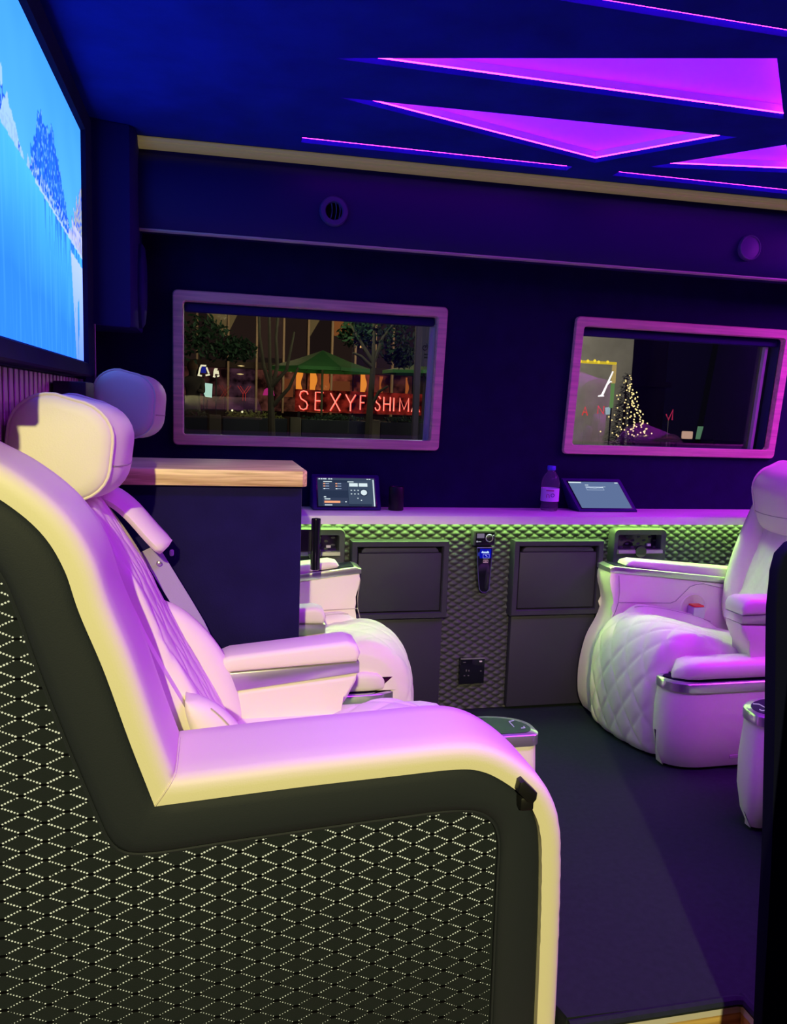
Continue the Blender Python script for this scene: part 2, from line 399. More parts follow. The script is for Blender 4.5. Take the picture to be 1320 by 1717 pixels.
bm = nb(); box(bm, -0.40, 3.24, 1.0, 2.80, CZ+.05, CZ+.08); obj('roof_skin', bm, M['gap'], ceil, flat=True)

# partition wall on the left: felt backing, wooden slats, ledge
bm = nb(); box(bm, -0.42, -0.36, 1.0, 2.85, -0.05, 1.90)
wall_left = struct('wall_left', bm, M['suede'], flat=True)
bm = nb(); box(bm, -0.361, -0.3572, 1.15, 2.52, 0.0, 1.15); obj('felt_backing', bm, M['gap'], wall_left, flat=True)
sl = nb(); box(sl, -0.3575, -0.350, -0.0135, 0.0135, 0.0, 1.145, .0015, 1)
first = None
for k in range(30):
    y = 1.20+k*0.0425
    if first is None:
        for v in sl.verts: v.co.y += y
        first = obj('slat', sl, M['slatwood'], wall_left)
    else:
        s = first.copy(); COL.objects.link(s); s.location = (0, y-1.20, 0)
bm = nb(); box(bm, -0.36, -0.3495, 1.1, 2.50, 1.146, 1.172, .002, 1); obj('ledge', bm, M['charcoal'], wall_left)
# corner column with a round speaker pod
bm = nb(); prism(bm, [(-0.36, 2.43), (-0.335, 2.43), (-0.325, 2.455), (-0.222, 2.47), (-0.206, 2.49), (-0.206, 2.70), (-0.36, 2.70)], 1.30, 1.86, 'z', .008, 2)
col_ = struct('trim_4', bm, M['soffit']); col_['label'] = 'navy padded corner column beside the television'
bm = nb(); tube(bm, [(-0.318, 2.448, 1.302), (-0.318, 2.448, 0.0)], 0.0028, 6); struct('trim_5', bm, M['stripe'])
bm = nb(); rings = []
for dx, s in ((0, 1), (.010, 1), (.018, .9), (.022, .6), (.023, .15)):
    rings.append([(-0.207+dx, 2.58+0.062*s*math.cos(2*PI*k/28), 1.432+0.125*s*math.sin(2*PI*k/28)) for k in range(28)])
loft(bm, rings); o = obj('wall_speaker', bm, M['soffit'], None, loc=(-0.207, 2.58, 1.432)); tag(o, 'oval navy speaker pod on the side of the corner column', 'speaker')

# end wall and door wall with the open doorway (light comes in through it)
bm = nb(); box(bm, 3.2, 3.26, 1.0, 2.85, -0.05, 1.90); struct('wall_right', bm, M['suede'], flat=True)
bm = nb(); box(bm, -1.2, -0.383, 0.80, 0.85, -0.6, 1.90); box(bm, 0.846, 3.26, 0.80, 0.85, -0.6, 1.90); box(bm, -0.383, 0.846, 0.80, 0.85, 1.80, 1.90)
struct('wall_front', bm, M['suede'], flat=True)
# black side shield of the near right seat place, by the step
bm = nb()
pr = [(1.070, -0.222), (1.052, 0.10), (1.043, 0.26), (1.038, 0.33), (1.018, 0.55), (0.997, 0.76), (0.993, 0.83), (0.999, 0.862), (1.018, 0.882), (1.05, 0.893), (1.10, 0.90), (1.9, 0.90), (1.9, -0.05)]
pr = [(x*.885, 1.1+(z-1.1)*.885) for x, z in pr[:-2]]+[(1.9, .925), (1.9, -.08)]
prism(bm, pr, 1.060, 1.085, 'y', .006, 3)
o = obj('side_screen', bm, M['black_suede'], None, loc=(1.4, 1.07, 0)); tag(o, 'tall plain black padded screen with rounded top beside the step', 'screen')

# ================================================================== SHELF AND THINGS ON IT
bm = nb(); prism(bm, [(2.585, 0.726), (2.586, 0.704), (2.596, 0.703), (2.597, 0.716), (2.80, 0.716), (2.802, 0.735), (2.592, 0.735), (2.586, 0.732)], -0.36, 3.2, 'x')
shelf = obj('shelf', bm, M['white'], None, loc=(1.2, 2.69, 0.712)); tag(shelf, 'long white ledge under the windows glowing purple', 'shelf')
bm = nb(); box(bm, 0.0, 2.9, 2.634, 2.646, 0.7115, 0.7155); obj('led_strip', bm, M['green_led'], shelf, flat=True, label='green light strip under the ledge')

def tablet(x0, x1, label, kind, skew):
    r = thing('tablet_stand', ((x0+x1)/2, 2.73, 0.735), label, 'tablet')
    h, yb_, yt = 0.118, 2.695, 2.755
    def P(u, v, d=0.0):      # u across, v up the sloping face, d proud of it
        x = x0+(x1-x0)*u - skew*v; y = yb_+(yt-yb_)*v; z = 0.736+h*v
        nrm = Vector((0, -h, (yt-yb_))).normalized()
        q = Vector((x, y, z))+nrm*d; return q
    bm = nb()
    F = [P(0, 0), P(1, 0), P(1, 1), P(0, 1)]; B = [Vector((p.x, 2.788, 0.736)) for p in F[:2]] + [Vector((p.x, 2.772, p.z)) for p in F[2:]]
    v = [bm.verts.new(p) for p in F+B]
    fs = [bm.faces.new([v[i] for i in f]) for f in ((0, 1, 2, 3), (7, 6, 5, 4), (0, 4, 5, 1), (1, 5, 6, 2), (2, 6, 7, 3), (3, 7, 4, 0))]
    bmesh.ops.bevel(bm, geom=list(bm.edges), offset=.003, segments=2, affect='EDGES')
    obj('casing', bm, M['soffit'], r)
    u0, u1, v0, v1 = 0.085, 0.925, 0.11, 0.905
    def quad(bm, a, b, c, d, dd, mi=0):
        f = bm.faces.new([bm.verts.new(P(u, v_, dd)) for u, v_ in ((a, c), (b, c), (b, d), (a, d))]); f.material_index = mi
    bm = nb(); quad(bm, u0-.02, u1+.02, v0-.03, v1+.03, .0006); obj('screen_border', bm, M['gloss'], r, flat=True)
    S = lambda u: u0+(u1-u0)*u
    T = lambda v_: v0+(v1-v0)*v_
    bm = nb(); mats = [emit('screen_dark', (0.022, 0.035, 0.075)), emit('screen_mid', (0.05, 0.075, 0.13)), emit('screen_white', (0.72, 0.85, 0.9)), emit('screen_orange', (1.0, 0.42, 0.22)), emit('screen_tile', (0.035, 0.05, 0.10)), emit('screen_slate', (0.115, 0.17, 0.33)), emit('screen_line', (0.33, 0.42, 0.6))]
    def q(a, b, c, d, mi, lay): quad(bm, S(a), S(b), T(c), T(d), .001+.0004*lay, mi)
    if kind == 0:
        q(0, 1, 0, 1, 0, 0); q(.53, .95, .08, .92, 1, 1); q(.93, 1, 0, .97, 1, 1); q(0, 1, .93, 1, 1, 1)
        q(.08, .52, .56, .84, 4, 1); q(.08, .52, .02, .30, 4, 1)
        q(.965, .985, .0, .95, 2, 2)
        for a in (.02, .06, .10, .13, .19, .23): q(a, a+.028, .945, .985, 2, 2)
        for a in (.86, .90): q(a, a+.03, .95, .98, 2, 2)
        q(.10, .25, .855, .88, 2, 2); q(.52, .63, .855, .88, 2, 2)
        for i, a in enumerate((.10, .31)):
            for b in (.78, .69, .60): q(a, a+.03, b, b+.035, 3 if b > .65 else 2, 2); q(a+.035, a+.10, b+.005, b+.03, 6, 2)
        q(.55, .70, .70, .82, 2, 2); q(.72, .87, .70, .82, 2, 2)
        for a in (.57, .63, .69):
            for b in (.55, .42): q(a, a+.022, b, b+.035, 2, 2)
        for a, b in ((.68, .27), (.74, .20)): q(a, a+.02, b, b+.03, 2, 2)
        q(.10, .14, .31, .345, 2, 2); q(.11, .21, .24, .27, 2, 2); q(.105, .38, .12, .19, 3, 2); q(.38, .44, .13, .18, 1, 2); q(.465, .49, .14, .18, 2, 2); q(.11, .24, .03, .06, 2, 2)
        for rad, mi, lay in ((.075, 0, 2), (.055, 2, 3)):
            ring = []
            for k in range(24):
                ring.append(bm.verts.new(P(S(.80+rad*math.cos(2*PI*k/24)), T(.49+rad*1.75*math.sin(2*PI*k/24)), .001+.0004*lay)))
            f = bm.faces.new(ring); f.material_index = mi
    else:
        q(0, 1, 0, 1, 5, 0); q(0, .25, .945, .99, 2, 1); q(.92, .985, .95, .985, 2, 1); q(.30, .37, .86, .885, 2, 1)
        q(.29, .64, .68, .82, 6, 1); q(.30, .63, .70, .76, 5, 2)
        for a, b in zip([.30, .36, .43, .50, .57, .62], [.80, .77, .765, .775, .785, .81]): q(a, a+.07, b-.012, b, 2, 3)
    obj('screen', bm, mats, r, flat=True, recalc=False)
    return r
tablet(0.350, 0.592, 'tilted tablet on the ledge with dark control menu and round dial', 0, -0.0)
tablet(1.345, 1.590, 'tilted tablet on the ledge with plain slate blue screen beside the bottle', 1, 0.052)
bm = nb(); lathe(bm, [(.025, 0), (.027, .003), (.027, .080), (.0255, .0835), (.02, .084), (.019, .081), (.004, .080)], (0.650, 2.72, 0.735), 28)
o = obj('cylinder_speaker', bm, M['black'], None, loc=(0.650, 2.72, 0.735)); tag(o, 'small black cylindrical speaker standing beside the dark-menu tablet', 'speaker')
# water bottle
bt = thing('water_bottle', (1.236, 2.72, 0.735), 'clear plastic water bottle with pale label and blue cap', 'bottle')
bc = (1.236, 2.72, 0.735)
m_, t_, b_ = nt('bottle_plastic'); b_.inputs['Base Color'].default_value = (.9, .92, 1, 1); b_.inputs['Transmission Weight'].default_value = 0.9; b_.inputs['Roughness'].default_value = 0.06; b_.inputs['IOR'].default_value = 1.18; b_.inputs['Alpha'].default_value = 0.55
bm = nb(); lathe(bm, [(.022, .001), (.030, .003), (.0325, .010), (.0315, .030), (.033, .038), (.033, .088), (.034, .098), (.033, .112), (.028, .128), (.019, .142), (.0135, .148), (.013, .153)], bc, 32)
obj('body', bm, m_, bt)
M['label'] = mat('bottle_label', (.72, .55, .95), .5); M['ink'] = mat('label_ink', (.06, .01, .30), .5); M['inkred'] = mat('label_ink_red', (.45, .02, .25), .5)
bm = nb(); loft(bm, [[(bc[0]+.0336*math.cos(a), bc[1]+.0336*math.sin(a), bc[2]+z) for a in [2*PI*k/32 for k in range(32)]] for z in (.038, .086)], cap=False)
lab = obj('label_band', bm, M['label'], bt)
def on_label(px, pz): a = -PI/2+px/.0336; return (bc[0]+.0340*math.cos(a), bc[1]+.0340*math.sin(a), bc[2]+pz)
bm = nb(); tube(bm, [on_label(-.004+.006*math.cos(k*PI/8), .062+.006*math.sin(k*PI/8)) for k in range(16)], .0012, 6, closed=True); obj('round_emblem', bm, M['ink'], lab)
bm = nb(); tube(bm, [on_label(x, z) for x, z in ((-.026, .052), (-.026, .062), (-.024, .065), (-.020, .065), (-.017, .062), (-.016, .052))], .0012, 6); obj('label_letter', bm, M['inkred'], lab)
bm = nb(); tube(bm, [on_label(x, .079) for x in (-.028, -.02, -.01, 0.0)], .0022, 6); obj('label_stripe', bm, M['inkred'], lab)
M['cap'] = mat('blue_cap', (.10, .12, .85), .4)
bm = nb(); lathe(bm, [(.0145, .1525), (.0155, .154), (.0155, .167), (.0145, .1685), (.005, .169)], bc, 28); obj('cap', bm, M['cap'], bt)

# ================================================================== LOWER WALL FITTINGS
def cabinet(x0, x1, label):
    r = thing('cabinet', ((x0+x1)/2, 2.65, 0.0), label, 'cabinet', 'fold-down cabinets on the quilted wall')
    z0, zm, z1 = 0.012, 0.362, 0.640
    bm = nb(); box(bm, x0+.01, x1-.01, 2.640, 2.672, z0, zm-.004, .004, 2); obj('lower_panel', bm, M['charcoal'], r)
    # raised frame
    bm = nb(); rings = []
    def R4(i, y): return [(x0+i, y, zm+i), (x1-i, y, zm+i), (x1-i, y, z1-i), (x0+i, y, z1-i)]
    loft(bm, [R4(0, 2.672), R4(0, 2.626), R4(.003, 2.622), R4(.019, 2.622), R4(.022, 2.626), R4(.022, 2.65)], cap=False); obj('frame', bm, M['charcoal'], r)
    bm = nb(); box(bm, x0+.005, x1-.005, 2.650, 2.672, zm+.005, z1-.005); obj('backing', bm, M['gap'], r, flat=True)
    bm = nb(); box(bm, x0+.026, x1-.026, 2.628, 2.645, zm+.027, z1-.044, .003, 2); obj('flap_door', bm, M['charcoal'], r)
    bm = nb()
    hx0, hx1, hz0, hz1 = x0+.036, x1-.036, z1-.043, z1-.025
    prism(bm, [(hx0, hz0), (hx1, hz0), (hx1-.002, hz0+.009), (hx1-.012, hz1), (hx0+.012, hz1), (hx0+.002, hz0+.009)], 2.630, 2.648, 'y', .003, 2); obj('handle', bm, M['charcoal'], r)
cabinet(0.477, 0.826, 'charcoal wall cabinet with fold-down flap beside the far left seat')
cabinet(1.068, 1.420, 'charcoal wall cabinet with fold-down flap beside the far right seat')

def cup_tray(x0, x1, label):
    r = thing('cup_holder', ((x0+x1)/2, 2.66, 0.545), label, 'cup holder', 'cup holders in the quilted wall')
    z0, z1 = 0.542, 0.682; cx, cz = (x0+x1)/2, (z0+z1)/2; W_, H_ = x1-x0, z1-z0
    bm = nb()
    o1 = rrect(W_, H_, .018, 5, cx, cz); i1 = rrect(W_-.04, H_-.072, .006, 5, cx, cz+.014)
    loft(bm, [[(p[0], 2.67, p[1]) for p in o1], [(p[0], 2.632, p[1]) for p in o1], [(cx+(p[0]-cx)*.975, 2.624, cz+(p[1]-cz)*.96) for p in o1], [(p[0], 2.628, p[1]) for p in i1], [(p[0], 2.666, p[1]) for p in i1]], cap=False)
    obj('housing', bm, M['quilt'], r)
    bm = nb(); box(bm, x0+.012, x1-.012, 2.664, 2.669, z0+.01, z1-.01); obj('recess_back', bm, M['gloss'], r, flat=True)
    bm = nb(); prism(bm, [(2.614, z0+.050), (2.630, z0+.046), (2.662, z0+.052), (2.662, z0+.056), (2.630, z0+.064), (2.616, z0+.062)], x0+.018, x1-.018, 'x'); obj('tray', bm, M['chrome'], r)
    bm = nb(); lathe(bm, [(.022, 0), (.024, .006), (.020, .012)], (cx, 2.6135, z0+.056), 20, 'y'); obj('cup_notch', bm, M['gloss'], r)
    bm = nb(); box(bm, x0+.022, x1-.022, 2.6205, 2.628, z0+.008, z0+.022, .002, 1); obj('lower_slot', bm, M['gap'], r)
    bm = nb(); box(bm, x1-.060, x1-.045, 2.655, 2.6645, z0+.07, z0+.078); obj('usb_port', bm, M['liner'], r)
cup_tray(0.245, 0.455, 'wall cup holder half hidden by the dark counter')
cup_tray(1.458, 1.675, 'wall cup holder above the far right seat armrest')

# knob controller
r = thing('knob_controller', (0.96, 2.65, 0.617), 'small black controller with round dial above the handset', 'controller')
bm = nb(); box(bm, 0.917, 1.000, 2.636, 2.668, 0.620, 0.674, .004, 2); obj('housing', bm, M['charcoal'], r)
bm = nb(); box(bm, 0.925, 0.994, 2.634, 2.637, 0.623, 0.667); obj('face', bm, M['gloss'], r, flat=True)
bm = nb(); box(bm, 0.929, 0.956, 2.6325, 2.6345, 0.648, 0.664); obj('display', bm, emit('small_display', (.17, .14, .22)), r, flat=True)
bm = nb(); tube(bm, [(0.975+.0125*math.cos(k*PI/12), 2.632, 0.648+.0125*math.sin(k*PI/12)) for k in range(24)], .0020, 8, closed=True); obj('dial_ring', bm, M['chrome'], r)
bm = nb(); lathe(bm, [(.010, 0.002), (.0105, -.004), (.008, -.006), (.002, -.006)], (0.975, 2.634, 0.648), 20, 'y'); obj('dial', bm, M['black'], r)
mg = emit('mark_glow', (.5, .5, .6))
for a, b, c, d in ((0.928, 0.932, 0.633, 0.638), (0.934, 0.945, 0.634, 0.6355), (.989, .992, .655, .659)):
    bm = nb(); box(bm, a, b, 2.6325, 2.6345, c, d); obj('lit_mark', bm, mg, r, flat=True)
# handset
r = thing('handset', (0.967, 2.65, 0.45), 'slim black handset with glowing blue symbols on the quilted wall', 'handset')
bm = nb(); prism(bm, [(0.931, 0.614), (0.992, 0.614), (0.988, 0.53), (0.986, 0.466), (0.983, 0.456), (0.976, 0.450), (0.958, 0.450), (0.950, 0.456), (0.946, 0.466), (0.938, 0.53)], 2.634, 2.665, 'y', .0025, 2); obj('casing', bm, M['gloss'], r)
bm = nb(); tube(bm, [(x, 2.6345, z) for x, z in ((0.932, 0.613), (0.991, 0.613), (0.987, 0.53), (0.985, 0.466), (0.982, 0.457), (0.975, 0.451), (0.959, 0.451), (0.951, 0.457), (0.947, 0.466), (0.939, 0.53))], .0011, 6, closed=True); obj('rim', bm, M['vent'], r)  # lit casing edges imitated by a thin lighter outline
bm = nb(); box(bm, 0.932, 0.991, 2.632, 2.64, 0.6125, 0.6145); obj('top_edge', bm, M['chrome'], r, flat=True)
bm = nb(); box(bm, 0.943, 0.985, 2.6325, 2.6338, 0.575, 0.609); obj('lit_window', bm, emit('handset_blue', (0.002, 0.004, .36)), r, flat=True)
bm = nb()
for k in range(6):
    x = 0.9505+k*.0047; tube(bm, [(x+.0017*math.cos(a*PI/4), 2.632, .5965+.0020*math.sin(a*PI/4)) for a in range(8)], .0009, 5, closed=True)
    if k in (0, 4): tube(bm, [(x+.0017, 2.632, .5965), (x+.0017, 2.632, .6015)], .0009, 5)
obj('lettering', bm, emit('letter_glow', (.55, .75, 1.0), 1.3), r)
bm = nb(); tube(bm, [(0.955, 2.632, .576), (.978, 2.632, .576), (.978, 2.632, .590), (.955, 2.632, .590)], .0010, 5, closed=True); tube(bm, [(.963, 2.632, .586), (.967, 2.632, .585), (.970, 2.632, .580)], .0013, 5)
obj('dial_symbol', bm, emit('symbol_lilac', (.35, .35, .9)), r)
bm = nb(); tube(bm, [(0.957, 2.632, .560), (.974, 2.632, .560), (.974, 2.632, .569), (.957, 2.632, .569)], .0010, 5, closed=True); tube(bm, [(.961, 2.632, .5645), (.970, 2.632, .5645)], .0010, 5)
obj('battery_symbol', bm, emit('symbol_pink', (.55, .3, .45)), r)
point('handset_glow', (0.957, 2.60, 0.595), .01, 0.02, (0.05, 0.1, 1.0))
# power outlet
r = thing('power_outlet', (0.942, 2.655, 0.102), 'square black power outlet low on the quilted wall', 'outlet')
bm = nb(); box(bm, 0.894, 0.990, 2.650, 2.670, 0.104, 0.201, .003, 2); obj('plate', bm, M['gloss'], r)
sm_ = mat('socket_grey', (.08, .08, .09), .5)
for x, z, a, b in ((.906, .186, .010, .002), (.917, .152, .004, .008), (.927, .152, .004, .006), (.910, .135, .006, .003), (.925, .135, .006, .003), (.972, .150, .006, .004)):
    bm = nb(); box(bm, x, x+a, 2.6485, 2.6505, z, z+b); obj('socket_hole', bm, sm_, r, flat=True)
bm = nb(); box(bm, .968, .978, 2.6485, 2.6505, .186, .191); obj('switch_mark', bm, M['liner'], r, flat=True)
bm = nb(); box(bm, 0.897, 0.988, 2.648, 2.655, 0.198, 0.2015); obj('top_edge', bm, M['chrome'], r, flat=True)

# air vents on the bulkhead
def vent(x, opened, label):
    z = 1.692; y = yb(x)-.030
    r = thing('air_vent', (x, y, z), label, 'air vent', 'round air vents on the bulkhead')
    bm = nb(); R = .045 if opened else .043
    ri = .026 if opened else .036
    lathe(bm, [(R-.002, .006), (R, .002), (R, -.008), (R-.004, -.013), (ri+.003, -.013), (ri, -.009), (ri, .004)] if opened else [(R, .006), (R, -.007), (R-.003, -.011), (ri+.002, -.011), (ri, -.008), (.005, -.0095)], (x, y, z), 36, 'y')
    obj('ring', bm, M['vent'], r)
    if opened:
        bm = nb(); lathe(bm, [(.030, .004), (.030, .0), (.004, -.001)], (x, y, z), 24, 'y'); obj('throat', bm, M['gap'], r)
        for dx in (-.011, .002, .014):
            bm = nb(); hh = math.sqrt(max(0, .025**2-dx*dx))
            loft(bm, [[(x+dx+a+.004*math.sin((zz/hh+1)*1.4), y+b, z+zz) for a, b in ((0, -.008), (.002, -.009), (.003, -.002), (.001, -.001))] for zz in [hh*(k/4-1) for k in range(9)]])
            obj('louvre', bm, M['vent'], r)
vent(0.375, True, 'round air vent with open louvres above the larger view of the neon sign')
vent(1.835, False, 'round air vent with closed cap above the Christmas tree window')

# ================================================================== TELEVISION
tv = thing('television', (-0.345, 1.80, 1.18), 'wall television showing a blue lake with mountains and houses', 'television')
ty0, ty1, tz0, tz1 = 1.24, 2.345, 1.192, 1.792
bm = nb()
def R5(i, x): return [(x, ty0-i, tz0-i), (x, ty1+i, tz0-i), (x, ty1+i, tz1+i), (x, ty0-i, tz1+i)]
loft(bm, [R5(.042, -.36), R5(.042, -.318), R5(.038, -.312), R5(.006, -.322), R5(0, -.335)], cap=False); obj('bezel', bm, M['suede'], tv, sharp=25)
from mathutils import noise as NZ
def lerp3(a, b, t): t = max(0, min(1, t)); return tuple(a[i]*(1-t)+b[i]*t for i in range(3))
def tvcol(y, z):
    n1 = NZ.noise(Vector((y*9, z*9, 0))); n2 = NZ.noise(Vector((y*40, z*28, 3))); n3 = NZ.noise(Vector((y*90, z*90, 7))); nv = NZ.noise(Vector((y*60, z*5, 5)))
    shore = 1.515-0.085*(y-1.78)
    top = shore + 0.11*max(0, 1-abs(y-1.50)/.16)*(.7+.4*n2) + max(0, .175*(1-abs(y-1.93)/.25)) + .07*max(0, 1-abs(y-1.80)/.10) + .03*n2*(y > 1.66)
    right = 1.48+.16*max(0, (y-2.13)/.2)+.04*n2
    sky = lerp3((.045, .28, 1.3), (.07, .36, 1.4), (1.79-z)/.25+.2*n1)
    water = lerp3((.06, .40, 1.6), (.025, .20, 1.7), (shore-z)/.22+.15*n1)
    if z > shore:
        c = sky
        if y > 2.10 and z < right:
            c = lerp3((.02, .10, .75), (.40, .42, .30), .5+1.3*n3); 
            if z < shore+.05: c = lerp3(c, (.45, .48, .9), .5+n2)
        elif z < top:
            c = lerp3((.010, .07, .80), (.02, .16, 1.0), .5+n2)
            if n3 > .25: c = (.10, .32, 1.2)
            if y < 1.70 and n2 > -.25: c = lerp3(sky, (.36, .52, 1.4), .75)
            if z < shore+.03 and n3 > .05: c = (.25, .42, 1.1)
    else:
        c = lerp3(water, (.10, .45, 1.6), .35*max(0, nv))
        d = shore-z
        if y > 2.16 and d > .03 and d < .30 and (y-2.16) > .25*(d-.03) and nv > -.35: c = lerp3(water, (.42, .50, 1.0), .9-2.2*d)
        elif y > 1.8 and d < .10 and nv > .05: c = lerp3((.02, .14, 1.0), water, d/.1)
        if d < .006 and y > 1.75: c = (.35, .5, 1.2)
    return c
bm = nb(); NU, NV = 250, 150
V_ = grid(bm, lambda u, v: (-.334, ty0+(ty1-ty0)*u, tz0+(tz1-tz0)*v), NU, NV)
cl = bm.loops.layers.float_color.new('Col')
for f in bm.faces:
    for l in f.loops: l[cl] = (*tvcol(l.vert.co.y, l.vert.co.z), 1)
obj('screen', bm, vcol_emit('tv_picture', 1.5), tv, flat=True, recalc=False)

# small black box on the slats
bm = nb(); box(bm, -.344, -.272, 1.94, 2.07, 1.088, 1.130, .004, 2); o = obj('wall_box', bm, M['charcoal'], None, loc=(-.31, 2.0, 1.09)); tag(o, 'small dark box fixed to the wooden slats behind the headrests', 'box')

# ================================================================== COUNTER BETWEEN THE LEFT SEATS
ct = thing('counter', (-0.05, 2.02, 0.0), 'dark suede counter with light oak top between the two left seats', 'counter')
bm = nb(); box(bm, -0.335, 0.216, 1.862, 2.16, 0.0, 0.905, .004, 2); obj('body', bm, M['suede'], ct)
bm = nb(); prism(bm, [(-0.335, 1.845), (0.215, 1.845), (0.226, 1.856), (0.226, 2.18), (-0.335, 2.18)], 0.905, 0.943, 'z', .003, 2); obj('worktop', bm, M['oak'], ct)

# black tube mount behind the counter
r = thing('tube_mount', (0.322, 2.36, 0.60), 'upright black tube on a flat bracket beside the counter', 'mount')
bm = nb(); lathe(bm, [(.012, .598), (.0145, .600), (.0145, .752), (.0135, .756), (.009, .757)], (0.318, 2.36, 0), 20); obj('tube', bm, M['gloss'], r)
bm = nb(); box(bm, 0.10, 0.306, 2.354, 2.366, 0.655, 0.722, .002, 1); obj('bracket', bm, M['black'], r)

# ================================================================== SEATS
def pillow(bm, x0, x1, y0, y1, z0, z1, r, seg=4): return box(bm, x0, x1, y0, y1, z0, z1, r, seg)
def seat(label, ox, sx, oy, sy, w, p):
    """local x forward, local y 0 = outer side, z up"""
    T = lambda c: Vector((ox+sx*c[0], oy+sy*c[1], c[2]))
    r = thing('vip_seat', T((0.15, 0.3, 0)), label, 'seat', 'four cream quilted captain seats')
    add = lambda name, bm, m, par=r, **k: obj(name, bm, m, par, xf=T, **k)
    c0, c1 = w['cush']; k0, k1 = w['cons']; a0, a1 = w['arm']
    # plinth
    bm = nb(); box(bm, -.02, .36, c0+.02, k1-.03, 0.0, .12, .01, 2); add('plinth', bm, M['black'])
    # cushion: waterfall of quilted leather
    prof = smooth_path(p['cush'], 60)
    nrm = []
    for i in range(61):
        a, b = prof[max(0, i-1)], prof[min(60, i+1)]; d = (b-a).normalized(); nrm.append(Vector((-d.y, d.x)))
    L_ = sum((b-a).length for a, b in zip(prof, prof[1:]))
    bm = nb()
    def cf(u, v):
        P, n = at_(prof, u), at_(nrm, u); s = u*L_; y = c0+(c1-c0)*v; e = min(v, 1-v)*(c1-c0)
        drop = .030*max(0, 1-e/.04)**2 + .02*max(0, 1-min(u, 1.02-u)*L_/.05)**2
        k = min(1, max(0, (s-.17)/.12))
        q = (.0052*k)*groove(y-c0, s, .078, .125)*min(1, e/.02) + .012*math.sin(PI*v)
        tap = p.get('taper', .05)*v*v*max(0, min(1, (s-.2)/.2))
        q2 = P+n*(q-drop); return (q2.x-tap, y, q2.y)
    V_ = grid(bm, cf, 120, 72)
    for row, (du) in ((V_[0], 0), (V_[-1], 0)): pass
    # sides and back of the cushion
    for j in (0, 72):
        prev = None
        for i in range(0, 121):
            v = V_[i][j]; t = bm.verts.new((min(v.co.x, .44)-.03 if i > 40 else v.co.x, v.co.y, max(.02, v.co.z-.07) if i < 80 else v.co.z))
            if prev: bm.faces.new((prev[0], v, t, prev[1]))
            prev = (v, t)
    add('seat_cushion', bm, M['cream'], sharp=180)
    # rolled bolster along the outer side of the cushion
    if p.get('roll', True):
        bm = nb(); rp = smooth_path(p['rollpath'], 24); rings = []
        for i, P in enumerate(rp):
            t = i/24; s = min(1, 3.5*t+.35, 4*(1-t)+.3); rings.append([(P.x+.0, c0+.030+.036*s*math.cos(a), P.y-.028+.034*s*math.sin(a)) for a in [2*PI*k/16 for k in range(16)]])
        loft(bm, rings); b = add('cushion_bolster', bm, M['cream'], sharp=60)
        bm = nb(); tube(bm, [(P.x, c0+.044, P.y+.0025) for P in rp[3:-3]], .0014, 5); add('seam', bm, M['seam'], b)
    # backrest: shell, quilted pad, two bolsters
    bp = smooth_path(p['back'], 60); bn = []
    for i in range(61):
        a, b = bp[max(0, i-1)], bp[min(60, i+1)]; d = (b-a).normalized(); bn.append(Vector((d.y, -d.x)))
    b0, b1 = w['back']
    bm = nb(); rings = []
    for i in range(0, 61, 3):
        P, n = bp[i], bn[i]; ins = .02*max(0, (i-48)/12)**2*3
        q = [(b0+.02+ins, -.03), (b0+ins, -.06), (b0+.02+ins, -.115), (b1-.02-ins, -.115), (b1-ins, -.06), (b1-.02-ins, -.03)]
        rings.append([(max(P.x+n.x*d, p.get('xmin', -9)), y, P.y+n.y*d) for y, d in q])
    loft(bm, rings); bs = add('backrest', bm, M['cream'], sharp=50)
    bm = nb(); LB = sum((b-a).length for a, b in zip(bp, bp[1:]))
    def bf(u, v):
        P, n = at_(bp, u), at_(bn, u); y = b0+.05+(b1-b0-.10)*v; e = min(v, 1-v)*(b1-b0-.1); s = u*LB
        d = .0050*groove(y, s, .060, .19)*min(1, e/.01)*(1 if u > .05 else 0) + .004*math.sin(PI*v) - p.get('recess', 0) - .03*max(0, 1-e/.02)**2 - .05*max(0, (u-.93)/.07)**2
        return (P.x+n.x*d, y, P.y+n.y*d)
    grid(bm, bf, 120, 44); add('quilted_pad', bm, M['cream'], bs, sharp=180)
    for side, (ya, yb_) in enumerate(((b0-.015, b0+.07), (b1-.07, b1+.015))):
        lo, hi = p['bol'][side]
        bm = nb(); rings = []
        for i in range(lo, hi+1):
            t = (i-lo)/(hi-lo); P, n = bp[i], bn[i]; s = max(.06, math.sin(PI*t)**.55); ym = (ya+yb_)/2
            rings.append([(P.x+n.x*(d*s-.02), ym+yy*(.6+.4*s), P.y+n.y*(d*s-.02)) for yy, d in [(.043*math.cos(a), p.get('bulge', .055)*max(-.35, math.sin(a))) for a in [2*PI*k/18 for k in range(18)]]])
        loft(bm, rings); add('side_bolster', bm, M['cream'], bs, sharp=80)
        bm = nb(); pts = []
        for i in range(lo+3, hi-2):
            t = (i-lo)/(hi-lo); P, n = bp[i], bn[i]; s = math.sin(PI*t)**.55; a = PI*.30 if side else PI*.70; ym = (ya+yb_)/2
            pts.append((P.x+n.x*(p.get('bulge', .055)*s*math.sin(a)-.02+.001), ym+.043*math.cos(a)*(.6+.4*s), P.y+n.y*(p.get('bulge', .055)*s*math.sin(a)-.02+.001)))
        if len(pts) > 2: tube(bm, pts, .0013, 5); add('bolster_seam', bm, M['seam'], bs)
    # headrest: thick rounded block with piped side faces
    hx, hz, hw, hh, tilt = p['head']; y0, y1 = w['head']
    base = rrect(hw, hh, min(hw, hh)*.40, 7)
    ct_, st_ = math.cos(tilt), math.sin(tilt)
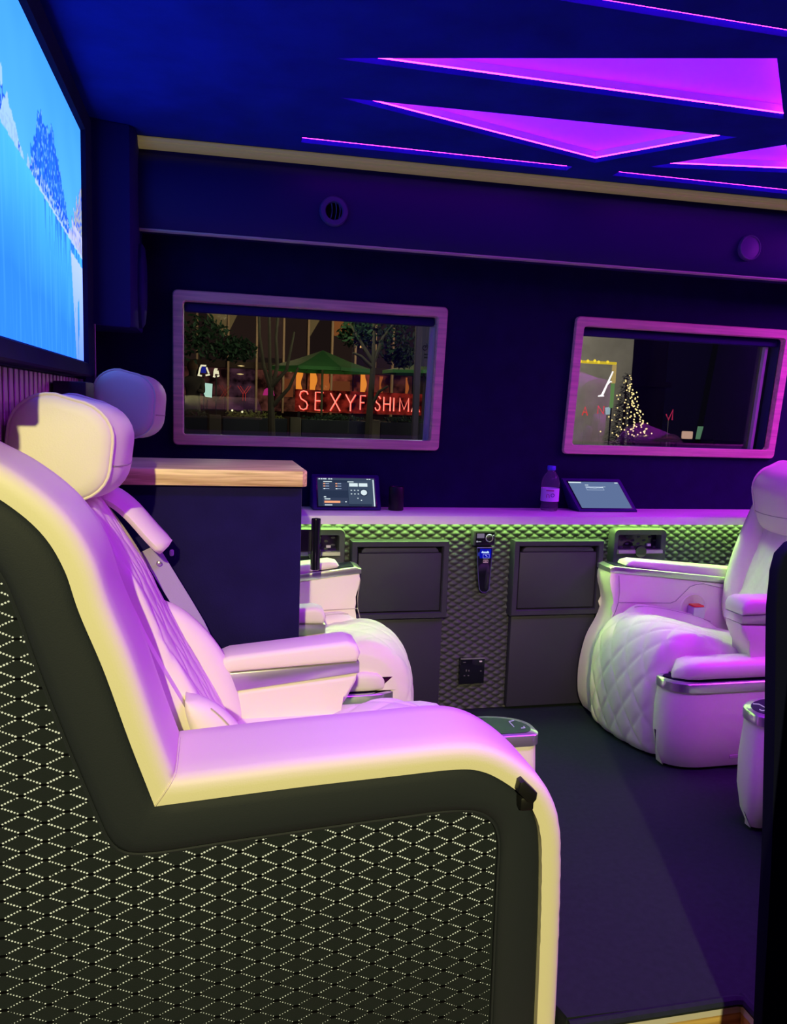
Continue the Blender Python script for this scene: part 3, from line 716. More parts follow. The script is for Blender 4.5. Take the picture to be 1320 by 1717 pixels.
    def hp(q, s, yy, bulge=0.0):
        a, b = q[0]*s, q[1]*s*(1-.06*(q[0] > 0))
        if q[0] > 0: a += bulge
        return (hx+a*ct_-b*st_, yy, hz+a*st_+b*ct_)
    bm = nb(); rings = []; D = y1-y0
    for t, s, bl in ((0, .30, 0), (.002, .75, 0), (.01, .93, 0), (.035, 1, 0), (.06, .985, .002), (.12, 1.0, .012), (.3, 1.01, .022), (.5, 1.01, .025), (.7, 1.01, .022), (.88, 1.0, .012), (.94, .985, .002), (.965, 1, 0), (.99, .93, 0), (.998, .75, 0), (1, .30, 0)):
        rings.append([hp(q, s, y0+D*t, bl) for q in base])
    loft(bm, rings); hd = add('headrest', bm, M['cream'], sharp=80)
    for t in (.040, .960):
        bm = nb(); tube(bm, [hp(q, 1.012, y0+D*t) for q in base], .0032, 8, closed=True); add('piping', bm, M['pipe'], hd)
    def bl_(t):
        t = min(t, 1-t); K = ((.06, .002), (.12, .012), (.3, .022), (.5, .025))
        for (a, u), (b, v) in zip(K, K[1:]):
            if a <= t <= b: return u+(v-u)*(t-a)/(b-a)
        return .0
    bm = nb(); tube(bm, [hp((hw/2, -hh*.10), 1.006, y0+D*t, bl_(t)) for t in [.08+.84*k/16 for k in range(17)]], .0016, 6); add('seam', bm, M['seam'], hd)
    # inner armrest: pad, silver strip, tapering bracket
    (fx, ztop, bx, zb) = p['armrest']
    bm = nb(); pts = [(bx, zb-.040), (fx-.004, ztop-.050), (fx+.003, ztop-.030), (fx-.006, ztop-.008), (fx-.03, ztop), (bx+.03, zb), (bx, zb-.012)]
    prism(bm, pts, a0, a1, 'y', .012, 3); ar = add('armrest', bm, M['cream'], sharp=50)
    bm = nb(); prism(bm, [(bx+.02, zb-.046), (bx+.02, zb-.040), (fx+.001, ztop-.051), (fx+.001, ztop-.076), (bx+.02, zb-.085)], a0+.004, a1-.004, 'y', .003, 2); add('silver_strip', bm, M['chrome'], ar)
    bm = nb(); zz = ztop-.078
    prism(bm, [(fx+.000, zz), (fx-.004, zz-.02), (fx-.024, zz-.060), (fx-.052, zz-.095), (fx-.062, zz-.14), (fx-.066, zz-.21), (bx, zz-.21), (bx, zb-.087)], a0+.006, a1-.006, 'y', .012, 3)
    add('armrest_bracket', bm, M['cream'], ar, sharp=50)
    # front console on the inner side
    fx, zt = p['cons']; rr = .075
    def plan(g, back=.05, x_=0.0):
        pts = [(back, k0-g+.002)]
        for k in range(7): a = -PI/2+PI/2*k/6; pts.append((fx+g-.03+.03*math.cos(a), k0-g+.03+.03*math.sin(a)))
        for k in range(9): a = PI/2*k/8; pts.append((fx+g-rr*1.5+rr*1.5*math.cos(a)-.0, k1+g-rr+rr*math.sin(a)))
        pts.append((back, k1+g)); return pts
    bm = nb(); rings = []
    for z, g in ((.010, -.022), (.05, -.008), (.12, .002), (.20, .004), (zt-.030, .0)): rings.append([(x, y, z) for x, y in plan(g)])
    loft(bm, rings); cs = add('console', bm, M['cream'], sharp=50)
    bm = nb(); loft(bm, [[(x, y, z) for x, y in plan(g)] for z, g in ((zt-.030, -.002), (zt-.029, .004), (zt-.004, .004), (zt, 0))]); add('silver_strip', bm, M['chrome'], cs, sharp=50)
    bm = nb(); loft(bm, [[(x, y, z) for x, y in plan(-.010)] for z in (zt, zt+.0012)]); tp = add('touch_panel', bm, M['screen_glass'], cs, flat=True)
    if p.get('marks'):
        bm = nb(); ym = (k0+k1)/2
        tube(bm, [(fx-.05, ym-.018, zt+.0022), (fx-.05, ym+.015, zt+.0022), (fx-.035, ym+.02, zt+.0022)], .0012, 5); tube(bm, [(fx-.035, ym-.028, zt+.0022), (fx-.025, ym-.028, zt+.0022), (fx-.025, ym-.02, zt+.0022)], .0015, 5)
        add('panel_symbols', bm, emit('panel_symbols', (.45, .3, .7)), cs)
    if p.get('slit'):
        bm = nb(); pillow(bm, .17, .27, k1+.0005, k1+.0035, .045, .056, .001, 1); add('handle_slot', bm, M['seam'], cs)
    bm = nb(); pf = fx-p.get('padback', .03)
    rings = []
    for i in range(15):
        t = i/14; x = -.02+(pf+.02)*t; s = min(1, (1-t)/.10)**.5 if t > .9 else 1; s = max(.12, s)
        zc = zt+.002; rings.append([(x, (k0+k1)/2-.004+((k1-k0)/2-.002)*c*s, zc+.030*(1+.0*t)*(1+sn)*(.35+.65*s)) for c, sn in [(math.copysign(abs(math.cos(a))**.5, math.cos(a)), math.copysign(abs(math.sin(a))**.7, math.sin(a))) for a in [2*PI*k/20 for k in range(20)]]])
    loft(bm, rings); pd = add('console_pad', bm, M['cream'], cs, sharp=70)
    # tall outer arm
    if p.get('tall', True):
        S_ = smooth_path(p['front'], 28)
        bx_ = -.06
        pts = [(q.x, q.y) for q in S_]+[(bx_, .02), (bx_, .485)]
        bm = nb(); prism(bm, pts, .0, c0-.002, 'y', .010, 3); ta = add('tall_arm', bm, M['cream'], sharp=50)
        f0 = S_[0]
        bm = nb(); prism(bm, [(bx_, .490), (bx_, .512), (f0.x-.015, f0.y+.016), (f0.x+.004, f0.y+.010), (f0.x+.004, f0.y-.006)], -.002, c0+.001, 'y', .004, 2); add('silver_trim', bm, M['chrome'], ta)
        bm = nb(); z = f0.y+.0165; prism(bm, [(.27, z-.022), (.27, z-.019), (f0.x-.02, z+.0013), (f0.x-.02, z-.002)], .012, c0-.012, 'y'); add('touch_panel', bm, M['screen_glass'], ta, flat=True)
        bm = nb(); prism(bm, [(bx_, .500), (f0.x-.075, f0.y+.006), (f0.x-.066, f0.y+.016), (f0.x-.074, f0.y+.028), (f0.x-.10, f0.y+.034), (bx_, .545)], .012, c0-.016, 'y', .012, 3); add('arm_pad', bm, M['cream'], ta, sharp=50)
        for path in ([(.435, .530), (.428, .47), (.430, .432), (.22, .425), (.20, .432), (.145, .485), (.12, .493), (.09, .495), (.0, .475)], [(.43, .43), (.438, .40), (.455, .36)]):
            bm = nb(); tube(bm, [(x, c0-.0015, z) for x, z in path], .0014, 5); add('seam', bm, M['seam'], ta)
        bm = nb(); lathe(bm, [(.056, -.004), (.056, .001), (.050, .003), (.047, .0005), (.005, .0005)], (.125, c0-.002, .405), 28, 'y'); add('buckle_recess', bm, M['cream'], ta)
        bm = nb(); box(bm, .105, .152, c0, c0+.045, .372, .418, .005, 2); bk = add('belt_buckle', bm, M['liner'], ta)
        bm = nb(); box(bm, .108, .150, c0+.004, c0+.041, .418, .424, .002, 1); add('release_button', bm, M['red'], bk)
        bm = nb(); pts_ = [( .02, c0+.03, .318), (.0, c0+.06, .322), (-.02, c0+.08, .318), (-.04, c0+.09, .31)]
        tube(bm, pts_, .005, 8); add('lumbar_strap', bm, M['cream'], ta)
    return r, T, add, bs, bp, bn

CUSH = [(-.02, .325), (.12, .345), (.27, .380), (.38, .400), (.445, .392), (.495, .35), (.522, .28), (.532, .19), (.525, .09), (.512, .012)]
FRONT_R = [(.468, .548), (.467, .50), (.452, .45), (.447, .405), (.462, .355), (.495, .29), (.512, .22), (.519, .15), (.514, .07), (.494, .015)]
FRONT_L = [(.434, .556), (.434, .525), (.424, .48), (.410, .435), (.424, .395), (.495, .32), (.545, .24), (.582, .16), (.600, .09), (.598, .015)]
BACK_R = [(.02, .29), (.005, .40), (-.02, .50), (-.055, .61), (-.085, .71), (-.105, .80), (-.115, .88), (-.13, .94)]
BACK_L = [(.02, .30), (-.02, .40), (-.075, .51), (-.150, .65), (-.205, .77), (-.275, .885), (-.305, .935)]
W_far = dict(cush=(.10, .45), cons=(.45, .56), arm=(.42, .52), back=(.105, .475), head=(.135, .415))
ROLL = [(.03, .345), (.15, .385), (.28, .415), (.38, .425), (.44, .405)]
# far right seat, facing left
rf, T_rf, add_rf, bs_rf, _, _ = seat('far right cream seat under the wall cup holder, facing the television', 1.865, -1, 2.618, -1, W_far,
     dict(cush=CUSH, front=FRONT_R, back=BACK_R, bol=((6, 56), (6, 40)), bulge=.075, head=(-.150, .825, .20, .25, -.25), armrest=(.235, .540, -.08, .535), cons=(.485, .292), slit=True, rollpath=ROLL, taper=.05))
bm = nb(); box(bm, .020, .023, .217, .240, .30, .33); add_rf('fabric_tag', bm, M['black'], bs_rf, label='small black tag')
# far left seat, facing right, mostly behind the counter
W_lf = dict(cush=(.10, .41), cons=(.37, .435), arm=(.335, .408), back=(.11, .395), head=(.063, .283))
seat('far left cream seat by the quilted wall, half hidden by the counter', 0.055, 1, 2.618, -1, W_lf,
     dict(cush=[(x+.045*max(0, (x-.3)/.2), z) for x, z in CUSH], front=FRONT_L, back=BACK_L, bol=((6, 50), (6, 40)), head=(-.286, 1.076, .164, .190, -.08), armrest=(.277, .518, .12, .512), cons=(.505, .262), rollpath=ROLL, taper=.05, padback=.035, xmin=-.385))
# near right seat, almost all behind the black screen
W_rn = dict(cush=(.10, .46), cons=(.46, .585), arm=(.46, .56), back=(.12, .46), head=(.16, .42))
seat('near right cream seat behind the black screen, only its console showing', 1.905, -1, 1.24, 1, W_rn,
     dict(cush=CUSH, back=BACK_R, bol=((6, 50), (6, 50)), head=(-.15, .98, .17, .2, -.1), armrest=(.20, .540, -.08, .535), cons=(.500, .335), tall=False, roll=False, rollpath=ROLL, marks=True, padback=.22))
# near left seat with the big side shell
NLC = [(-.02, .36), (.12, .39), (.25, .425), (.33, .440), (.40, .430), (.45, .385), (.475, .31), (.485, .21), (.48, .10), (.47, .02)]
W_nl = dict(cush=(.19, .49), cons=(.49, .615), arm=(.525, .62), back=(.225, .575), head=(.275, .535))
nl, T, add, bs, bp, bn = seat('near left cream seat with cream-edged black perforated side shell', 0.08, 1, 1.215, 1, W_nl,
     dict(cush=NLC, back=BACK_L, bol=((4, 24), (4, 34)), bulge=.06, head=(-.336, 1.003, .172, .188, -.12), armrest=(.263, .560, -.06, .535), cons=(.708, .325), tall=False, roll=False, rollpath=ROLL, marks=True, padback=.20, xmin=-.412, recess=.014))

# --- shell of the near left seat (world coordinates)
wing = [(-.335, 1.026), (-.278, .995), (-.226, .955), (-.189, .912), (-.162, .858), (-.143, .794), (-.110, .705), (-.074, .591), (-.048, .514)]
arm = [(-.048, .514), (.06, .521), (.164, .527), (.30, .533), (.415, .537), (.475, .527), (.53, .497), (.577, .456), (.607, .405), (.621, .350), (.628, .25), (.633, .11), (.637, -.06)]
PW = smooth_path(wing, 60); PA = smooth_path(arm, 110)
def normals(P):
    out = []
    for i in range(len(P)):
        a, b = P[max(0, i-1)], P[min(len(P)-1, i+1)]; d = (b-a).normalized(); out.append(Vector((-d.y, d.x)))
    return out
NW_, NA_ = normals(PW), normals(PA)
NW_ = [n if n.x > 0 or n.y > 0 else -n for n in NW_]
n1 = (PW[-1]-PW[-2]).normalized(); n1 = Vector((-n1.y, n1.x)); n2 = (PA[1]-PA[0]).normalized(); n2 = Vector((-n2.y, n2.x))
mit = (n1+n2).normalized(); mit = mit/(mit.dot(n1))
NW_[-1] = mit; NA_[0] = mit
TH = .044; Y0, Y1 = 1.215, 1.410
secR = [(Y0, TH), (Y0-.001, .030), (Y0, .019), (Y0+.003, .010), (Y0+.009, .004), (Y0+.018, .001), (Y0+.05, -.001), (Y1-.05, -.001), (Y1-.014, .001), (Y1-.004, .006), (Y1, .015), (Y1, TH)]
def rim(P, N_, name):
    bm = nb(); rings = []
    for i, (q, n) in enumerate(zip(P, N_)):
        wob = .0007*math.sin(i*1.7)*math.sin(i*.61) if name == 'arm_rim' and 65 < i < 95 else 0
        rings.append([(max(-.344, q.x-n.x*(d+wob)), y, q.y-n.y*(d+wob)) for y, d in secR])
    loft(bm, rings); return obj(name, bm, M['cream'], nl, sharp=60)
rim(PW, NW_, 'wing_rim'); rim(PA, NA_, 'arm_rim')
bm = nb(); q = PA[0]; tube(bm, [(q.x-mit.x*(d-.001), y-.0005, q.y-mit.y*(d-.001)) for y, d in secR[:8]], .0016, 6); obj('rim_seam', bm, M['pipe'], nl)
# black padded border between the rim and the perforated panel
inW = [q-n*(TH-.002) for q, n in zip(PW, NW_)]; inW = [Vector((max(-.344, q.x), q.y)) for q in inW]; inA = [q-n*(TH-.002) for q, n in zip(PA, NA_)]
pw = [(-.337, .880), (-.294, .838), (-.272, .780), (-.250, .705), (-.213, .590), (-.187, .515), (-.163, .447), (-.150, .415), (-.136, .396), (-.120, .387)]
pa = [(-.120, .387), (-.10, .384), (-.063, .384), (.044, .392), (.168, .400), (.316, .408), (.403, .412), (.448, .409), (.478, .396), (.496, .372), (.503, .335), (.503, .288), (.505, .14), (.508, -.06)]
B1 = smooth_path(pw, 60); B2 = smooth_path(pa, 110)
bm = nb(); A_ = inW+inA[1:]; B_ = B1+B2[1:]
CR = [(0, .012), (.04, .004), (.10, -.001), (.25, -.004), (.5, -.006), (.75, -.005), (.92, -.001), (.98, .005), (1.0, .012)]
rings = [[(a.x*(1-t)+b.x*t, 1.222+d, a.y*(1-t)+b.y*t) for t, d in CR] for a, b in zip(A_, B_)]
loft(bm, rings, cap=False, closed=False); obj('black_border', bm, M['black_leather'], nl, sharp=80)
bm = nb(); tube(bm, [(b.x, 1.226, b.y) for b in B_], .0030, 6); obj('border_piping', bm, M['black_leather'], nl)
poly = [(b.x, b.y) for b in B_]+[(-.337, -.06)]
bm = nb(); bm.faces.new([bm.verts.new((x, 1.2330, z)) for x, z in poly]); bmesh.ops.triangulate(bm, faces=bm.faces)
obj('perforated_panel', bm, M['perf'], nl, flat=True)
full = [(q.x, q.y) for q in inW]+[(q.x, q.y) for q in inA[1:]]+[(-.337, -.06)]
bm = nb(); prism(bm, full, 1.235, 1.40, 'y'); obj('shell_core', bm, M['black_leather'], nl, flat=True)
# rows of pin holes showing the pale backing
PWD, PHT = .0655, .0308
shr = [(b.x-(.004 if b.x > .45 else 0), b.y) for b in B_]+[(-.337, -.06)]
bm = nb(); bs2 = nb()
rng = random.Random(3)
for i in range(-30, 30):
    for j in range(-30, 45):
        cx, cz = PWD*(i+j)/2 % 1e9, 0
        X, Z = .02+PWD*(i-j)/2, .20+PHT*(i+j)/2
        if not (-.46 < X < .56 and -.06 < Z < .95): continue
        for dx, dz in ((.5, .5), (.5, -.5)):
            ex, ez = PWD*dx, PHT*dz
            for k in range(6):
                t = .17+.66*k/5
                x, z = X+ex*t, Z+ez*t
                if not inside((x, z), shr): continue
                up_ = max(0, min(1, (z-.02)/.33)); rad = .00062+.00095*up_**.8+rng.uniform(-.00025, .0002)  # holes shrink downwards to imitate the light fading
                if rng.random() < .10*(1-up_)+.02: rad *= .45
                f = bm.faces.new([bm.verts.new((x+rad*1.1*math.cos(a*PI/3), 1.2318, z+rad*math.sin(a*PI/3))) for a in range(6)])
        if inside((X, Z), shr): box(bs2, X-.0062, X+.0062, 1.2305, 1.233, Z-.0014, Z+.0014)
obj('pin_holes', bm, M['dots_glow'], nl, flat=True, kind='stuff')
obj('cross_stitches', bs2, M['gap'], nl, flat=True, kind='stuff')
# black strap clip hooked over the rim
bm = nb(); pts = [(.523, .470), (.530, .473), (.556, .448), (.555, .437), (.548, .428), (.538, .433), (.520, .452)]
prism(bm, [(x, z) for x, z in pts], 1.196, 1.222, 'y', .003, 2); box(bm, .527, .552, 1.199, 1.224, .415, .440, .004, 2); obj('strap_clip', bm, M['black'], nl)
# shoulder flap and belt on the far side of the backrest
bm = nb(); rings = []
pth = smooth_path([(-.245, .905), (-.20, .895), (-.16, .865), (-.115, .812), (-.088, .783)], 14)
for i, q in enumerate(pth):
    a, b = pth[max(0, i-1)], pth[min(14, i+1)]; d = (b-a).normalized(); n = Vector((-d.y, d.x)); s = max(.7, min(1, (14-i)/3+.7))
    rings.append([(q.x+n.x*v, 1.757+u*s, q.y+n.y*v) for u, v in ((-.066, -.014), (-.072, -.004), (-.060, .010), (0, .018), (.055, .012), (.064, 0), (.060, -.014))])
loft(bm, rings); obj('shoulder_flap', bm, M['cream'], nl, sharp=60)
bm = nb(); rings = []
for q in resample([(-.128, .770), (-.03, .60), (.085, .345), (.10, .31)], 10): rings.append([(q[0]-.018, 1.790, q[1]-.008), (q[0]+.018, 1.805, q[1]+.008), (q[0]+.0187, 1.8065, q[1]+.008), (q[0]-.0173, 1.7915, q[1]-.008)])
loft(bm, rings); bl = obj('seat_belt', bm, M['belt'], nl)
bm = nb(); box(bm, -.083, -.074, 1.798, 1.81, .752, .766, .003, 2); obj('belt_guide', bm, M['belt'], bl)
bm = nb(); lathe(bm, [(.006, .0), (.006, -.004), (.003, -.006)], (-.105, 1.793, .738), 14, 'y'); obj('belt_stud', bm, M['chrome'], bl)
# ================================================================== OUTSIDE: NIGHT STREET AND RESTAURANT
M['asphalt'] = mat('asphalt', (.03, .03, .035), .9, noise=.3, nscale=3)
M['deck'] = mat('terrace_paving', (.05, .04, .035), .8, noise=.3, nscale=2)
M['facade'] = mat('dark_facade', (.035, .022, .018), .7)
M['mullion'] = mat('beige_mullion', (.60, .47, .30), .5)
M['bark'] = mat('bark', (.075, .055, .04), .9, noise=.4, nscale=6)
M['leaf'] = mat('night_leaf', (.012, .040, .014), .7)
M['umb'] = mat('green_canvas', (.10, .33, .09), .8)
M['stone_dark'] = mat('stone_grey_stand', (.30, .29, .26), .9)
M['pot'] = mat('planter_dark', (.02, .02, .035), .6)
M['post'] = mat('planter_post', (.13, .10, .075), .7)
bm = nb(); box(bm, -30, 40, 2.86, 60, -0.75, -0.65); o = struct('ground', bm, M['asphalt'], flat=True)
bm = nb(); box(bm, -30, 40, 13.4, 30, -0.65, 0.15); o = struct('pavement', bm, M['deck'], flat=True)
point('terrace_fill_a', (1.6, 19.5, 3.0), .1, 60, (1.0, .72, .40))  # added fill for the facade mullions, no fixture
point('terrace_fill_b', (4.4, 19.5, 3.0), .1, 60, (1.0, .66, .36))  # second added fill further along the facade
point('terrace_fill_c', (2.3, 16.2, 1.45), .05, 10, (.85, 1.0, .45))  # added fill below the parasol canopy
point('terrace_fill_d', (0.2, 12.5, 2.4), .1, 26, (.9, .9, .6))  # added fill in front of the terrace and the person
point('terrace_fill_e', (2.2, 13.2, 3.0), .1, 55, (.8, 1.0, .55))  # added fill on the near side of the parasol
point('pier_fill', (7.0, 13.0, 2.6), .1, 170, (1.0, .93, .72))  # light added to brighten the stone pier, no fixture
rs = thing('restaurant', (2, 23, 0.15), 'restaurant front with beige mullions and orange lit windows across the street', 'building')
bm = nb(); box(bm, -8, 14, 22.7, 23.4, 0.15, 6.0); obj('wall', bm, M['facade'], rs, flat=True)
bm = nb(); box(bm, -8, 14, 22.35, 22.75, 1.98, 2.16); obj('transom', bm, M['facade'], rs, flat=True)
MX = (-1.10, -0.31, 0.51, 1.27, 2.00, 2.68, 3.34, 4.00, 4.57, 5.08, 5.75)
for i, x in enumerate(MX):
    lo = i in (2, 3, 4, 6, 9)
    bm = nb(); box(bm, x-.028, x+.028, 22.25, 22.4, .80 if lo else 2.16, 3.9, .006, 1); obj('mullion', bm, M['mullion'], rs)
inner = [(.025, .008, .006), (.03, .010, .010), (.026, .010, .016), (.045, .014, .010), (.06, .018, .010), (.16, .035, .012), (.10, .02, .010), (.09, .016, .008), (.05, .010, .006), (.03, .008, .006)]
for i, (a, b) in enumerate(zip(MX, MX[1:])):
    me_ = noisy(emit('dim_room', inner[i]), 3.2)
    bm = nb(); box(bm, a+.03, b-.03, 22.5, 22.6, .85, 1.97); obj('window_pane', bm, me_, rs, flat=True)
    bm = nb(); box(bm, a+.03, b-.03, 22.5, 22.6, 2.17, 3.9); obj('upper_pane', bm, emit('dim_upper', (.012, .007, .006) if i % 2 else (.018, .010, .008)), rs, flat=True)
g_ = emit('lit_curtain', (.95, .30, .035), 1.0); g2 = emit('curtain_glow', (.11, .075, .03), 1.0); g3 = emit('upper_glow', (.20, .065, .018), 1.0); g4 = emit('amber_wall', (.36, .09, .02), 1.0)
def wavy(x0, x1, z0, z1, m, name, amp=.03):
    bm = nb(); grid(bm, lambda u, v: (x0+(x1-x0)*u+amp*math.sin(v*9+x0*5)*u, 22.46+.02*math.sin(u*14), z0+(z1-z0)*v), 10, 12); obj(name, bm, m, rs, flat=True, recalc=False)
for x0, x1 in ((2.37, 2.54), (2.76, 2.94), (4.20, 4.36)): wavy(x0, x1, 1.2, 1.96, g_, 'lit_curtain')
for x0, x1 in ((3.10, 3.30), (4.75, 4.83), (5.52, 5.60)): wavy(x0, x1, 1.2, 1.93, g4, 'lit_curtain')
for x0, x1 in ((3.42, 3.9), (2.05, 2.30)): wavy(x0, x1, 1.25, 1.75, emit('brown_wall', (.13, .035, .012)), 'lit_wall', 0)
for tri in ([(.53, 3.6), (.84, 3.6), (.53, 2.95)], [(-.25, 3.6), (.48, 3.6), (.45, 2.8), (.2, 3.1)], [(2.70, 3.55), (3.08, 3.55), (2.70, 2.88)]):
    bm = nb(); prism(bm, tri, 22.42, 22.45, 'y'); obj('drape', bm, g2, rs, flat=True)  # indoor light on the drapes put in as dim emission
bm = nb(); prism(bm, [(3.40, 3.5), (3.95, 3.5), (3.95, 2.9), (3.40, 3.0)], 22.42, 22.45, 'y'); obj('upper_glow', bm, g3, rs, flat=True)
bm = nb(); prism(bm, [(1.35, 3.5), (1.98, 3.5), (1.98, 2.3), (1.35, 2.3)], 22.42, 22.45, 'y'); obj('upper_glow', bm, emit('upper_brown', (.030, .016, .012)), rs, flat=True)
for x, z in ((2.2, 1.93), (.85, 2.02), (.83, 1.80)):
    bm = nb(); lathe(bm, [(.02, 0), (.10, .015), (.02, .03)], (x, 22.2, z), 14); obj('ceiling_spot', bm, emit('spot_glow', (1.0, .75, .3)), rs)
def blob(bm, c, r):
    bmesh.ops.create_icosphere(bm, subdivisions=1, radius=r, matrix=Matrix.Translation(c))
bm = nb(); rr_ = random.Random(5)
for k in range(34): blob(bm, (4.22+rr_.gauss(0, .08), 22.2+rr_.uniform(-.05, .05), 3.0+rr_.uniform(-.32, .32)), rr_.uniform(.010, .028))
o = obj('chandelier', bm, emit('crystal_glow', (1.0, .55, .2)), None, loc=(4.22, 22.2, 2.68), kind='stuff'); tag(o, 'sparkling amber chandelier high in the restaurant window', 'chandelier')

# neon sign: each letter its own tube
sg = thing('neon_sign', (3.5, 19, .15), 'red neon restaurant sign in thin capital letters', 'sign')
for x in (2.1, 5.05):
    bm = nb(); box(bm, x-.03, x+.03, 19.10, 19.16, .15, 1.40); obj('sign_post', bm, M['pot'], sg)
bm = nb(); box(bm, 2.0, 5.15, 19.05, 19.10, .90, 1.42); obj('back_panel', bm, noisy(emit('red_back_glow', (.10, .007, .004)), 4.5), sg, flat=True)
GL = {'S': [[(1, .82), (.85, .96), (.5, 1), (.15, .93), (.05, .75), (.2, .58), (.8, .42), (.97, .25), (.85, .06), (.5, 0), (.15, .05), (0, .2)]],
      'E': [[(1, 1), (0, 1), (0, 0), (1, 0)], [(0, .52), (.8, .52)]], 'X': [[(0, 1), (1, 0)], [(1, 1), (0, 0)]], 'Y': [[(0, 1), (.5, .48), (.5, 0)], [(1, 1), (.5, .48)]],
      'F': [[(0, 0), (0, 1), (1, 1)], [(0, .52), (.75, .52)]], 'I': [[(.5, 0), (.5, 1)]], 'H': [[(0, 0), (0, 1)], [(1, 0), (1, 1)], [(0, .5), (1, .5)]],
      'M': [[(0, 0), (0, 1), (.5, .15), (1, 1), (1, 0)]], 'A': [[(0, 0), (.5, 1), (1, 0)], [(.2, .38), (.8, .38)]], 'N': [[(0, 0), (0, 1), (1, 0), (1, 1)]], 'V': [[(0, .55), (.4, 0), (1, 1), (1, 0)]]}
neon = emit('neon_red', (1.0, .055, .035), 1.6); neon_core = emit('neon_pink', (1.0, .30, .22), 1.5)
def letter(ch, x0, x1, z0, z1, y, par, r, m, off=0.0, m2=None):
    bm = nb()
    for st in GL[ch]:
        tube(bm, [(x0+(x1-x0)*a, y, z0+(z1-z0)*b) for a, b in st], r, 6)
    return obj('letter_'+ch.lower(), bm, m, par)
for ch, x0, x1, z0, z1 in (('S', 2.09, 2.29, .95, 1.39), ('E', 2.47, 2.66, .95, 1.37), ('X', 2.83, 3.07, .945, 1.36), ('Y', 3.20, 3.44, .95, 1.345), ('F', 3.56, 3.69, .99, 1.33), ('I', 3.74, 3.86, .99, 1.33), ('S', 3.93, 4.05, .99, 1.33), ('H', 4.14, 4.30, .985, 1.32), ('I', 4.33, 4.45, .985, 1.31), ('M', 4.54, 4.76, .985, 1.31), ('A', 4.84, 5.04, .985, 1.30)):
    l = letter(ch, x0, x1, z0, z1, 19.0, sg, .012, neon_core)
    bm = nb()
    for st in GL[ch]: tube(bm, [(x0+(x1-x0)*a+.012, 19.025, z0+(z1-z0)*b-.008) for a, b in st], .019, 6)
    obj('red_back_tube', bm, neon, l)  # glowing red tube offset behind the pink core
for nm, ch, x0, x1, z0, z1, lab in (('reflected_letter', 'X', .28, .50, 1.12, 1.46, 'dim red reflection of a neon X between the white board and the tree'), ('reflected_letter', 'Y', .72, .98, 1.10, 1.46, 'dim red reflection of a neon Y beside the tree trunk')):  # facade reflections of letters, built as thin glowing tubes
    bm = nb()
    for st in GL[ch]:
        for d in (-.03, .03): tube(bm, [(x0+(x1-x0)*a+d, 20.0, z0+(z1-z0)*b) for a, b in st], .006, 6)
    o = thing('neon_letter', (x0, 20, .15), None, None); obj('neon_tube', bm, emit('reflection_glow', (.42, .03, .02) if ch == 'Y' else (.16, .02, .012)), o)
    bm = nb(); tube(bm, [((x0+x1)/2, 20.03, .15), ((x0+x1)/2, 20.03, z0+.1)], .008, 5); obj('stand', bm, M['gap'], o); tag(o, lab, 'neon letter', 'dim letter reflections behind the terrace')

# umbrellas
def umbrella(c, hw, top, edge, label, rot=.2):
    u = thing('parasol', (c[0], c[1], .15), label, 'parasol', 'green parasols on the terrace')
    n = 8; bm = nb(); tip = bm.verts.new((c[0], c[1], top)); R1 = []; R2 = []; R3 = []
    for k in range(n):
        a = 2*PI*k/n+rot
        R1.append(bm.verts.new((c[0]+.55*hw*math.cos(a), c[1]+.55*hw*math.sin(a), edge+(top-edge)*.40)))
        R2.append(bm.verts.new((c[0]+hw*math.cos(a), c[1]+hw*math.sin(a), edge)))
        R3.append(bm.verts.new((c[0]+hw*math.cos(a), c[1]+hw*math.sin(a), edge-.07)))
    for k in range(n):
        j = (k+1) % n; bm.faces.new((tip, R1[k], R1[j])); bm.faces.new((R1[k], R2[k], R2[j], R1[j])); bm.faces.new((R2[k], R3[k], R3[j], R2[j]))
    obj('canopy', bm, M['umb'], u, flat=True)
    bm = nb(); tube(bm, [(c[0], c[1], .15), (c[0], c[1], top-.02)], .025, 8); obj('pole', bm, M['bark'], u)
    for k in range(n):
        a = 2*PI*k/n+rot; bm = nb(); tube(bm, [(c[0], c[1], top-.05), (c[0]+hw*.97*math.cos(a), c[1]+hw*.97*math.sin(a), edge-.01)], .010, 5); obj('rib', bm, M['bark'], u)
umbrella((2.35, 17.0), 1.12, 2.22, 1.84, 'large green parasol open over the terrace behind the tree trunk')
umbrella((4.75, 17.6), .95, 2.12, 1.90, 'green parasol further along the terrace, cut by the grey post', .5)

# trees
def leaves(bm, c, r, n, seed, s=.055):
    g = random.Random(seed)
    for k in range(n):
        d = Vector((g.gauss(0, 1), g.gauss(0, 1), g.gauss(0, 1))).normalized()*g.random()**.45
        p = Vector((c[0]+d.x*r[0], c[1]+d.y*r[1], c[2]+d.z*r[2])); u = Vector((g.gauss(0, 1), g.gauss(0, 1), g.gauss(0, 1))).normalized(); v = u.orthogonal().normalized(); q = s*g.uniform(.6, 1.4)
        bm.faces.new([bm.verts.new(p+u*q*a+v*q*.5*b) for a, b in ((-1, 0), (0, -1), (1, 0), (0, 1))])
def tree(label, trunks, crowns, n, seed):
    t = thing('tree', (trunks[0][0][0], trunks[0][0][1], .15), label, 'tree', 'street trees before the restaurant')
    bm = nb()
    for path, r0, r1 in [(p, a, b) for p, a, b in trunks_r(trunks)]: tube(bm, path, [r0+(r1-r0)*i/(len(path)-1) for i in range(len(path))], 8)
    obj('trunk', bm, M['bark'], t)
    bm = nb()
    for i, (c, r) in enumerate(crowns): leaves(bm, c, r, n, seed+i)
    obj('foliage', bm, M['leaf'], t, flat=True, kind='stuff', recalc=False)
